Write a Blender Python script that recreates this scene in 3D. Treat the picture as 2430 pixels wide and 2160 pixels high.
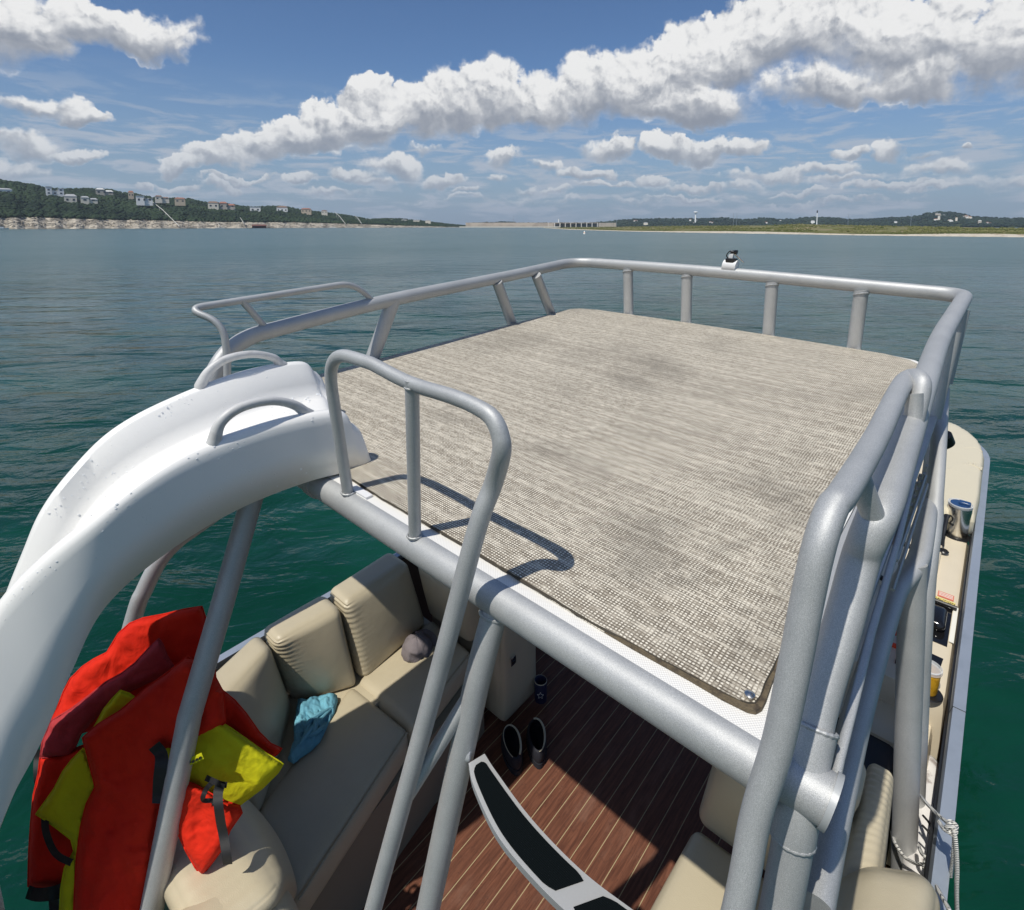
import bpy, bmesh, math, random
import numpy as np
from mathutils import Vector, Matrix, Quaternion, noise as mnoise
random.seed(7); rng = np.random.default_rng(7)
S = bpy.context.scene
for o in list(bpy.data.objects): bpy.data.objects.remove(o)

# ------------------------------------------------------------------ camera
# photograph 2430 x 2160, focal 1200 px.  Boat frame: x forward, y to port, z up, origin below the eye at deck level
# (a crop of a taller frame: the lens axis sits at 1270, 655 and f = 1325 px; shapes are laid out with a first
#  estimate of the lens and K() carries them into the true, plumb boat frame)
CX, CY, F = 1215., 1080., 1200.
_f = np.array([2412-CX, 457-CY, F]); _f /= np.linalg.norm(_f)
_l = np.array([-300-CX, 472-CY, F]); _l -= _f*_l.dot(_f); _l /= np.linalg.norm(_l)
_u = np.cross(_f, _l)
if _u[1] > 0: _u = -_u
MO_ = np.array([_f, _l, _u])                 # camera (x right, y down, z ahead) -> boat
EYE = .85
def ray(x, y): return MO_ @ np.array([x-CX, y-CY, F])
def P(px, py, x=None, y=None, z=None, d=None):
    """the boat-frame point seen at a photo pixel on a plane x=, y=, z= or at depth d"""
    r = ray(px, py)
    if x is not None: t = x/r[0]
    elif y is not None: t = y/r[1]
    elif z is not None: t = (z-EYE)/r[2]
    else: t = d/F
    p = r*t; p[2] += EYE
    return Vector(p)
KX, KY, KF = 1270., 655., 1325.
_f = np.array([2412-KX, 457-KY, KF]); _f /= np.linalg.norm(_f)
_l = np.array([-300-KX, 472-KY, KF]); _l -= _f*_l.dot(_f); _l /= np.linalg.norm(_l)
_u = np.cross(_f, _l)
if _u[1] > 0: _u = -_u
MB_ = np.array([_f, _l, _u])
KM = MB_ @ np.linalg.inv(np.array([[KF, 0, KX], [0, KF, KY], [0, 0, 1]])) @ np.array([[F, 0, CX], [0, F, CY], [0, 0, 1]]) @ MO_.T
def K(p): 
    q = KM @ (np.array(p)-[0, 0, EYE]); q[2] += EYE; return Vector(q)
_ki = np.linalg.inv(KM) @ np.array([0, 0, 1.]); UP = Vector(_ki/_ki[2])       # plumb direction in layout coordinates
HY = 537.                                    # horizon row: the boat rides slightly bow-up
_up = MB_ @ -np.array([0, KF*KF/(KY-HY), KF]); _up /= np.linalg.norm(_up)
RB = Vector(_up).rotation_difference(Vector((0, 0, 1))).to_matrix().to_4x4()
EYEH = 3.45
TB = Matrix.Translation((0, 0, EYEH)) @ RB @ Matrix.Translation((0, 0, -EYE))
T3 = np.array(RB.to_3x3())
def wray(px, py): return T3 @ (MB_ @ np.array([px-KX, py-KY, KF]))
def azel(px, py):
    r = wray(px, py); return math.atan2(r[1], r[0]), math.atan2(r[2], math.hypot(r[0], r[1]))
def W(px, py, d):
    """world point at horizontal distance d along a photo pixel's direction"""
    a, e = azel(px, py)
    return Vector((d*math.cos(a), d*math.sin(a), EYEH + d*math.tan(e)))

cam = bpy.data.cameras.new('camera'); co = bpy.data.objects.new('camera', cam); S.collection.objects.link(co)
cam.sensor_width = 36; cam.lens = 36*KF/2430; cam.shift_x = -(KX-1215)/2430; cam.shift_y = -(1080-KY)/2430; cam.clip_start = .02; cam.clip_end = 60000
Rc = Matrix([[MB_[i][0], -MB_[i][1], -MB_[i][2]] for i in range(3)]).to_4x4()
co.matrix_world = TB @ Matrix.Translation((0, 0, EYE)) @ Rc
S.camera = co
S.render.resolution_x, S.render.resolution_y = 1024, 910

# ------------------------------------------------------------------ sun, sky
sun_b = Vector((-.585, -.045, 1.)).normalized(); sun_w = (RB.to_3x3() @ sun_b).normalized()
sl = bpy.data.lights.new('sun', 'SUN'); sl.energy = 4.3; sl.angle = math.radians(.53); sl.color = (1, .95, .86)
so = bpy.data.objects.new('sun', sl); S.collection.objects.link(so)
so.rotation_mode = 'QUATERNION'; so.rotation_quaternion = sun_w.to_track_quat('Z', 'Y')
so.location = (0, 0, 50)
S.view_settings.view_transform = 'Standard'; S.view_settings.look = 'None'
S.view_settings.exposure = 0; S.view_settings.gamma = 1

class N:
    """tiny node-expression helper"""
    def __init__(s, nt, sock): s.nt, s.s = nt, sock
    def _m(s, op, *a, clamp=False):
        n = s.nt.nodes.new('ShaderNodeMath'); n.operation = op; n.use_clamp = clamp
        for i, v in enumerate((s,)+a):
            if isinstance(v, N): s.nt.links.new(v.s, n.inputs[i])
            else: n.inputs[i].default_value = v
        return N(s.nt, n.outputs[0])
    def __add__(s, o): return s._m('ADD', o)
    def __sub__(s, o): return s._m('SUBTRACT', o)
    def __mul__(s, o): return s._m('MULTIPLY', o)
    def __truediv__(s, o): return s._m('DIVIDE', o)
    def max(s, o): return s._m('MAXIMUM', o)
    def min(s, o): return s._m('MINIMUM', o)
    def pow(s, o): return s._m('POWER', o)
    def f(s, op, *a): return s._m(op, *a)
    def clamp(s): return s._m('ADD', 0., clamp=True)
    def smooth(s, a, b, c=0., d=1.):
        n = s.nt.nodes.new('ShaderNodeMapRange'); n.interpolation_type = 'SMOOTHSTEP'
        s.nt.links.new(s.s, n.inputs[0])
        for i, v in enumerate((a, b, c, d)): n.inputs[i+1].default_value = v
        return N(s.nt, n.outputs[0])
def vec(nt, x, y, z=0.):
    n = nt.nodes.new('ShaderNodeCombineXYZ')
    for i, v in enumerate((x, y, z)):
        if isinstance(v, N): nt.links.new(v.s, n.inputs[i])
        else: n.inputs[i].default_value = v
    return N(nt, n.outputs[0])
def nz(nt, v, scale, detail=6, rough=.55, dist=0., lac=2., typ=None, dim='3D'):
    n = nt.nodes.new('ShaderNodeTexNoise'); n.noise_dimensions = dim
    if typ: n.noise_type = typ
    nt.links.new(v.s, n.inputs['Vector'])
    for k, x in (('Scale', scale), ('Detail', detail), ('Roughness', rough), ('Distortion', dist), ('Lacunarity', lac)): n.inputs[k].default_value = x
    return N(nt, n.outputs[0])
def vor(nt, v, scale, feat='F1', rnd=1., det=0., dim='3D'):
    n = nt.nodes.new('ShaderNodeTexVoronoi'); n.feature = feat; n.voronoi_dimensions = dim
    nt.links.new(v.s, n.inputs['Vector']); n.inputs['Scale'].default_value = scale; n.inputs['Randomness'].default_value = rnd
    if 'Detail' in n.inputs: n.inputs['Detail'].default_value = det
    if feat == 'SMOOTH_F1': n.inputs['Smoothness'].default_value = .6
    return N(nt, n.outputs['Distance'])
def mixc(nt, f, a, b):
    n = nt.nodes.new('ShaderNodeMix'); n.data_type = 'RGBA'
    if isinstance(f, N): nt.links.new(f.s, n.inputs[0])
    else: n.inputs[0].default_value = f
    for i, v in ((6, a), (7, b)):
        if isinstance(v, N): nt.links.new(v.s, n.inputs[i])
        else: n.inputs[i].default_value = (*v, 1)
    return N(nt, n.outputs[2])
def geo(nt, coord='Object', sc=(1, 1, 1)):
    n = nt.nodes.new('ShaderNodeTexCoord'); m = nt.nodes.new('ShaderNodeMapping'); m.inputs['Scale'].default_value = sc
    nt.links.new(n.outputs[coord], m.inputs[0]); return N(nt, m.outputs[0])
def sep(nt, v):
    n = nt.nodes.new('ShaderNodeSeparateXYZ'); nt.links.new(v.s, n.inputs[0]); return [N(nt, o) for o in n.outputs]

w = bpy.data.worlds.new('World'); S.world = w; w.use_nodes = True; nt = w.node_tree; nt.nodes.clear()
out = nt.nodes.new('ShaderNodeOutputWorld'); bg = nt.nodes.new('ShaderNodeBackground'); nt.links.new(bg.outputs[0], out.inputs[0])
sky = nt.nodes.new('ShaderNodeTexSky'); sky.sky_type = 'NISHITA'; sky.sun_disc = False
sky.sun_elevation = math.asin(sun_w.z); sky.sun_rotation = math.atan2(sun_w.x, sun_w.y)
sky.altitude = 200; sky.air_density = 1.0; sky.dust_density = .9; sky.ozone_density = 2.2
tc = nt.nodes.new('ShaderNodeTexCoord'); D = N(nt, tc.outputs['Generated'])
dx, dy, dz = sep(nt, D)
AZ = dy.f('ARCTAN2', dx)*(180/math.pi)        # degrees, positive to port
EL = dz.f('ARCSINE')*(180/math.pi)
uv = vec(nt, AZ, EL, 0.)
wx = nz(nt, uv, .16, 5, .6, dim='2D'); wy = nz(nt, vec(nt, AZ+37., EL+11., 3.), .16, 5, .6, dim='2D')
wuv_a = AZ + (wx-.5)*5.5; wuv_e = EL + (wy-.5)*4.0
CL = [  # x, y, rx, ry, gain    (big bank first)
 (440,392,80,24,1),(520,370,80,42,1),(600,345,85,55,1),(690,320,90,70,1),(780,300,90,78,1),(868,225,62,58,1),(880,290,100,75,1),
 (985,265,90,80,1),(1075,245,90,88,1),(1180,225,95,95,1),(1285,240,100,88,1),(1390,225,110,92,1),(1500,205,120,105,1),(1610,170,115,115,1),
 (1730,130,120,125,1),(1850,80,130,130,1),(1980,70,150,135,1),(2110,90,160,140,1),(2250,80,160,140,1),(2390,100,170,140,1),(2560,120,200,150,1),
 (1930,200,190,62,1),(2180,190,190,60,.9),(1640,255,180,60,1),
 (700,436,62,18,.8),(860,428,62,24,.8),(945,402,70,40,.9),(1050,425,52,24,.8),(1190,378,62,34,.9),(1450,348,70,36,.9),
 (1380,412,92,22,.9),(1580,356,62,38,1),(1670,355,85,42,1),(1765,358,62,34,.9),(2025,366,60,24,.8),(2120,362,46,34,1),(2300,358,32,13,.9),
 (2230,412,130,24,.55),(1880,412,170,18,.55),(1680,440,160,14,.5),(2380,440,160,22,.5),(2080,450,120,12,.5),
 (40,60,150,120,1),(210,60,150,85,.9),(340,80,140,75,.9),(430,110,60,40,.7),(90,250,130,34,.85),(200,280,60,24,.7),(60,350,110,42,.85),
 (180,372,70,16,.75),(0,405,160,24,.6),(450,440,80,12,.7),(540,440,32,16,.7),(340,442,42,13,.7),(1240,455,40,10,.5),(1100,470,180,9,.4),(1500,480,220,9,.4),
 (1300,395,60,18,.7),(1010,350,50,20,.6),(560,425,70,10,.6),(800,470,110,8,.45),(1650,470,160,9,.5),(2000,430,90,12,.5),(1990,480,200,9,.45),(2250,455,140,10,.5),(1440,440,80,10,.55),(900,445,60,14,.7),(1180,425,50,14,.7),(1090,455,45,9,.6),(1560,430,60,14,.65),(1330,462,50,9,.55),(1900,455,70,10,.55),(2180,380,50,14,.6),(330,470,60,8,.5),(-260,150,220,120,1),(-500,330,260,60,.9),(2900,330,260,70,.9),(2750,120,200,120,1)]
dens = None; hs = None; ws = None
for (x, y, rx, ry, g) in CL:
    a, e = azel(x, y); a1, _ = azel(x+rx, y); a0, _ = azel(x-rx, y); _, e1 = azel(x, y-ry); _, e0 = azel(x, y+ry)
    a, e, ra, re = [math.degrees(q) for q in (a, e, abs(a1-a0)/2, abs(e1-e0)/2)]
    du = (wuv_a - a)*(1/ra); dv = (wuv_e - e)*(1/re)
    dneg = dv.min(0.)*.45                      # flatter undersides
    q = du*du + dv*dv + dneg*dneg
    k = (q*-1. + 1.)*g
    kp = k.max(0.) ; 
    dens = k if dens is None else dens.f('SMOOTH_MAX', k, .25)
    hv = dv*kp*kp; w2 = kp*kp
    hs = hv if hs is None else hs+hv
    ws = w2 if ws is None else ws+w2
hgt = hs/(ws+.02)                              # -1 at the base of a cloud, +1 at its top
det = nz(nt, uv, .42, 10, .6, dim='2D')
bx, be = AZ+(wx-.5)*5., EL*1.05+(wy-.5)*5.
def billow(ox, oy):
    v = vec(nt, bx+ox, be+oy, 0.); a_ = vor(nt, v, .30, 'F1', 1., 0., '2D'); b_ = vor(nt, v, .78, 'F1', 1., 1., '2D')
    return a_*.62+b_*.38
bil = billow(0., 0.); bil2 = billow(-.45, .62)
det2 = nz(nt, vec(nt, AZ-.35, EL+.5, 0.), .42, 10, .6, dim='2D')
soft = hgt.smooth(-.55, .45)                   # crisp tops, hazy undersides
low = nz(nt, uv, .085, 3, .5, dim='2D')
dd = dens*1.12 + .10 + (low-.5)*.9 + (det-.5)*1.3*(soft*.4+.6) - (bil-.36)*.8*soft
wisp = nz(nt, uv, .06, 2, .5, dim='2D').smooth(.42, .62)*.45
cov = (dd/(soft*-.42+.70+wisp)).smooth(.0, 1.)
core = dd.smooth(0., 1.1)
lit = (hgt*.66 + .70 + ((bil2-bil)*1.15+(det-det2)*1.5)*(soft*.75+.25) - core*(soft*-1.+1.)*.30 )
lit = lit.smooth(-.05, 1.05)
ccol = mixc(nt, lit, (.27, .30, .36), (.87, .87, .865))
# distant clouds sink into the blue air near the horizon
far = EL.smooth(-1., 11.)*.85+.15
ccol = mixc(nt, far, (.36, .43, .52), ccol)
# faint streaky layer of far cloud above the horizon and elsewhere round the sky
st = nz(nt, vec(nt, AZ*.35, EL*1.9, 5.), .55, 7, .6, .3, dim='2D')
stm = st.smooth(.44, .66)*EL.smooth(14., 6.)*EL.smooth(-.5, 1.5)*.8
az_out = AZ.f('ABSOLUTE').smooth(95., 130.)*0. 
rest = nz(nt, vec(nt, AZ*.5, EL, 9.), .09, 8, .6, .5, dim='2D')
skyc = nt.nodes.new('ShaderNodeMix'); skyc.data_type = 'RGBA'; skyc.blend_type = 'MULTIPLY'; skyc.inputs[0].default_value = 1
nt.links.new(sky.outputs[0], skyc.inputs[6]); SKYMUL = (.064, .080, .098)
skyc.inputs[7].default_value = (*SKYMUL, 1)
base = N(nt, skyc.outputs[2])
hz = EL.smooth(16., -1.)
base = mixc(nt, hz*.8, base, (.27, .36, .47))
base = mixc(nt, stm, base, (.46, .51, .59))
# scattered cloud over the part of the sky behind the viewer
back = dx.smooth(-.1, -.5)*rest.smooth(.5, .62)*EL.smooth(3., 15.)
base = mixc(nt, back*.8, base, (.6, .62, .66))
fin = mixc(nt, cov*EL.smooth(-.2, 1.5), base, ccol)
w.cycles.sampling_method = 'MANUAL'; w.cycles.sample_map_resolution = 512
nt.links.new(fin.s, bg.inputs[0]); bg.inputs[1].default_value = 1.

# ------------------------------------------------------------------ materials
def mat(name, col, rough=.5, metal=0., bump=None, spec=.5, var=None, **kw):
    m = bpy.data.materials.new(name); m.use_nodes = True; t = m.node_tree; b = t.nodes['Principled BSDF']
    b.inputs['Base Color'].default_value = (*col, 1); b.inputs['Roughness'].default_value = rough; b.inputs['Metallic'].default_value = metal
    b.inputs['Specular IOR Level'].default_value = spec
    for k, v in kw.items(): b.inputs[k].default_value = v
    g = geo(t)
    if var:      # (scale, detail, colour2, lo, hi)
        c = mixc(t, nz(t, g, var[0], var[1], .6).smooth(var[3], var[4]), col, var[2]); t.links.new(c.s, b.inputs['Base Color'])
    if bump:     # (scale, strength, distance)
        bn = t.nodes.new('ShaderNodeBump'); bn.inputs['Strength'].default_value = bump[1]; bn.inputs['Distance'].default_value = bump[2]
        t.links.new(nz(t, g, bump[0], 4, .6).s, bn.inputs['Height']); t.links.new(bn.outputs[0], b.inputs['Normal'])
    return m
def setbump(m, h, strength, dist):
    t = m.node_tree; b = t.nodes['Principled BSDF']; bn = t.nodes.new('ShaderNodeBump')
    bn.inputs['Strength'].default_value = strength; bn.inputs['Distance'].default_value = dist
    t.links.new(h.s, bn.inputs['Height']); t.links.new(bn.outputs[0], b.inputs['Normal'])
M = {}
# silver powder-coated pipe with a metallic fleck
m = mat('silver_paint', (.36, .375, .39), .42, .35, spec=.6); t = m.node_tree; b = t.nodes['Principled BSDF']; g = geo(t)
fl = nz(t, g, 900, 2, .6); sm = nz(t, g, 7, 4, .6)
c = mixc(t, fl.smooth(.35, .7), (.38, .39, .39), (.60, .605, .60)); c = mixc(t, sm.smooth(.35, .8)*.3, c, (.24, .25, .26)); t.links.new(c.s, b.inputs['Base Color'])
t.links.new((fl*.3+.36).s, b.inputs['Roughness']); setbump(m, fl, .5, .0010); M['pipe'] = m
# woven vinyl
m = mat('woven_vinyl', (.4, .37, .3), .75, 0, spec=.25); t = m.node_tree; b = t.nodes['Principled BSDF']; g = geo(t); gx, gy, gz = sep(t, g)
CW, CH = .0080, .0070
wob = nz(t, vec(t, gx*2., gy*2., 0.), 10, 3, .5); gxw = gx + (wob-.5)*.006
row = (gxw*(1/CH)).f('FLOOR'); ro = t.nodes.new('ShaderNodeTexWhiteNoise'); t.links.new(vec(t, row, 3.7, 0.).s, ro.inputs[0]); rrow = N(t, ro.outputs[0])
u = (gy*(1/CW) + (wob-.5)*1.2); uf = (u*.5+rrow*.25).f('FLOOR')
wn = t.nodes.new('ShaderNodeTexWhiteNoise'); t.links.new(vec(t, u.f('FLOOR'), row, 0.).s, wn.inputs[0]); rnd = N(t, wn.outputs[0])
wn = t.nodes.new('ShaderNodeTexWhiteNoise'); t.links.new(vec(t, uf, row, 5.).s, wn.inputs[0]); rn2 = N(t, wn.outputs[0])
fu = u.f('FRACT')-.5; fv = (gxw*(1/CH)).f('FRACT')-.5
dot = (fu*fu+fv*fv*1.2).smooth(.045, .16, 1, 0)*rnd.smooth(.2, .5, .35, 1.)
dash = fv.f('ABSOLUTE').smooth(.30, .42)*rn2.smooth(.30, .55)
vgap = fu.f('ABSOLUTE').smooth(.36, .47)*rnd.smooth(.45, .65)*.75
edge = (dash.max(vgap)*-1.+1.)
streak = nz(t, vec(t, row*.73, gy*6., 0.), 3.3, 2, .5); patch = nz(t, vec(t, gx*1., gy*1., 2.), 3.2, 4, .6)
c = mixc(t, (rrow*.35+streak*1.0).smooth(.48, .86), (.54, .49, .40), (.26, .225, .175)); c = mixc(t, dot, c, (.74, .69, .58))
c = mixc(t, dash.max(vgap)*(patch.smooth(.35, .6, .65, .95)), c, (.075, .058, .042))
dirt = nz(t, g, 1.5, 5, .6, .4).smooth(.52, .70)*.5 + nz(t, g, 9., 4, .6).smooth(.5, .8)*.18
st_n = nz(t, g, 4.5, 5, .65, .5).smooth(.36, .62); stn = None; kb_ = (0, .93, -2.05)
for (px_, py_, ra_, am_) in ((1480, 850, .34, .26), (1560, 905, .28, .22), (1770, 1390, .20, .5), (1640, 1340, .26, .42), (1690, 1480, .18, .42), (1330, 1110, .22, .35), (1060, 1000, .20, .35), (1850, 1180, .2, .35), (1230, 1180, .15, .3)):
    q_ = K(P(px_, py_, z=.005)); ex_ = gx-(q_.x-kb_[0]); ey_ = gy-(q_.y-kb_[1]); m_ = (ex_*ex_+ey_*ey_*.6)*(1/ra_**2); m_ = m_.smooth(1., .05)*am_; stn = m_ if stn is None else stn.max(m_)
dirt = (dirt*.5 + stn*st_n).clamp()
c = mixc(t, dirt, c, (.13, .118, .098)); t.links.new(c.s, b.inputs['Base Color']); setbump(m, edge+dot*.6, .6, .0014); M['weave'] = m
# white non-skid
m = mat('nonskid_white', (.74, .73, .70), .55); t = m.node_tree; g = geo(t); gx, gy, gz = sep(t, g)
hh = (gx*1100.).f('SINE')*(gy*1100.).f('SINE'); setbump(m, hh, .4, .001); M['nonskid'] = m
# gelcoat with droplets
m = mat('slide_gelcoat', (.82, .81, .78), .30, spec=.5); t = m.node_tree; g = geo(t); gx, gy, gz = sep(t, g)
sx_, sy_ = gx-.62, gy-(1.93-.93); gmask = (sx_*sx_*30.+sy_*sy_*40.).smooth(1., .3)
dr = vor(t, g, 62, 'F1', 1.).smooth(.12, .05)*nz(t, g, 4.5, 3, .6).smooth(.52, .66)
setbump(m, dr + nz(t, g, 180, 3, .5)*.04 , .5, .003); M['slide'] = m
M['handle'] = mat('handle_plastic', (.55, .55, .54), .45, var=(30, 5, (.42, .42, .41), .45, .75), bump=(60, .3, .002))
m = mat('teak_vinyl', (.13, .06, .04), .62, spec=.3); t = m.node_tree; b = t.nodes['Principled BSDF']; g = geo(t); gx, gy, gz = sep(t, g)
grain = nz(t, vec(t, gx*3., gy*45., 0.), 2., 8, .65, .6); blot = nz(t, vec(t, gx*1., gy*2., 0.), 4.5, 6, .65)
pl = ((gy+.93)*(1/.0784) - 1.3827/.0784); pid = (pl).f('FLOOR')
wn = t.nodes.new('ShaderNodeTexWhiteNoise'); t.links.new(vec(t, pid, 1., 0.).s, wn.inputs[0])
c = mixc(t, grain.smooth(.3, .75), (.078, .027, .015), (.205, .080, .044)); c = mixc(t, blot.smooth(.5, .75)*.55, c, (.24, .13, .09))
c = mixc(t, nz(t, g, 45, 5, .7).smooth(.56, .7)*.5, c, (.05, .022, .016))
c = mixc(t, N(t, wn.outputs[0])*.35, c, (.12, .05, .032))
seam = (pl.f('FRACT')-.5).f('ABSOLUTE').smooth(.474, .482)
c = mixc(t, seam, c, (.38, .30, .17)); t.links.new(c.s, b.inputs['Base Color']); setbump(m, grain*.6 - seam, .35, .002); M['teak'] = m
m = mat('beige_vinyl', (.49, .43, .305), .40, spec=.5, var=(2.5, 4, (.43, .375, .265), .35, .75)); t = m.node_tree; g = geo(t)
setbump(m, vor(t, g, 420, 'F1')*.5 + nz(t, g, 6, 4, .6)*5., .22, .004); M['vinyl'] = m
m = mat('pale_vinyl', (.60, .545, .41), .45, spec=.4, bump=(7, .25, .02)); M['vinyl2'] = m
M['mould'] = mat('moulded_console', (.66, .58, .44), .38, bump=(150, .12, .001), var=(3, 4, (.60, .53, .40), .4, .8))
M['piping'] = mat('seat_piping', (.40, .36, .26), .5)
M['skirt'] = mat('seat_base_plastic', (.22, .19, .14), .55, bump=(80, .2, .002))
M['black'] = mat('black_plastic', (.012, .012, .013), .35)
M['gloss'] = mat('gloss_black', (.008, .008, .009), .08)
m = mat('ribbed_rubber', (.003, .005, .006), .8, spec=.06); t = m.node_tree; g = geo(t); gx, gy, gz = sep(t, g)
setbump(m, (gy*1900.).f('SINE')*.5+(gx*1900.).f('SINE')*.5, .5, .0008); M['grip'] = m
def cloth(name, col, col2, sc=260):
    m = mat(name, col, .8, spec=.15, var=(5, 5, col2, .35, .75)); t = m.node_tree; g = geo(t)
    setbump(m, nz(t, g, sc, 3, .6)*.25 + nz(t, g, 16, 3, .5, 1.)*3. + nz(t, g, 6, 3, .5, .6)*9., .40, .006); return m
M['red'] = cloth('orange_red_nylon', (.64, .024, .008), (.54, .016, .007)); M['red2'] = cloth('faded_red_nylon', (.40, .045, .050), (.32, .03, .035))
M['yellow'] = cloth('yellow_nylon', (.56, .54, .012), (.48, .46, .012)); M['strap'] = mat('black_webbing', (.010, .010, .011), .7, bump=(500, .4, .001))
M['blue'] = cloth('light_blue_cloth', (.16, .40, .50), (.12, .32, .43), 400); M['cap'] = cloth('grey_cap_cloth', (.20, .175, .18), (.16, .14, .15), 500)
M['steel'] = mat('brushed_steel', (.62, .60, .56), .26, 1., bump=(90, .06, .001)); M['chrome'] = mat('chrome', (.75, .75, .75), .12, 1.)
M['galv'] = mat('galvanised_rail', (.40, .45, .52), .45, .5, bump=(120, .15, .001), var=(9, 5, (.34, .39, .45), .4, .8))
M['bluelid'] = mat('blue_lid', (.02, .06, .16), .2); M['clear'] = mat('clear_lid', (.75, .78, .80), .12, 0, **{'Alpha': .45})
M['amber'] = mat('yellow_enamel', (.62, .33, .02), .3, var=(40, 3, (.5, .25, .01), .5, .6)); M['ink'] = mat('black_ink', (.01, .01, .01), .5)
m = mat('white_rope', (.72, .71, .67), .8); t = m.node_tree; gx, gy, gz = sep(t, geo(t)); setbump(m, ((gx+gy*1.3+gz*1.7)*520.).f('SINE'), .9, .003); M['rope'] = m
M['fender'] = mat('dirty_white_vinyl', (.70, .68, .66), .4, var=(14, 6, (.34, .30, .28), .56, .70)); M['lifering'] = mat('orange_ring', (.75, .06, .01), .5)
M['shoe'] = mat('dark_navy_canvas', (.012, .013, .02), .8, bump=(200, .4, .002)); M['sole'] = mat('cream_sole', (.50, .46, .34), .7); M['navy'] = mat('navy_neoprene', (.012, .015, .05), .6)
M['warn'] = mat('warning_orange', (.62, .19, .12), .6); M['stick'] = mat('sticker_white', (.78, .77, .70), .5); M['stickY'] = mat('sticker_yellow', (.75, .62, .20), .5)
M['hull'] = mat('pontoon_aluminium', (.45, .46, .47), .4, .7, bump=(14, .2, .01)); M['fence'] = mat('brown_fence_panel', (.16, .11, .085), .35, .3, bump=(3, .3, .02))
M['white'] = mat('white_paint', (.72, .72, .72), .4)
M['dark_in'] = mat('dark_interior', (.02, .02, .022), .5)

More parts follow.
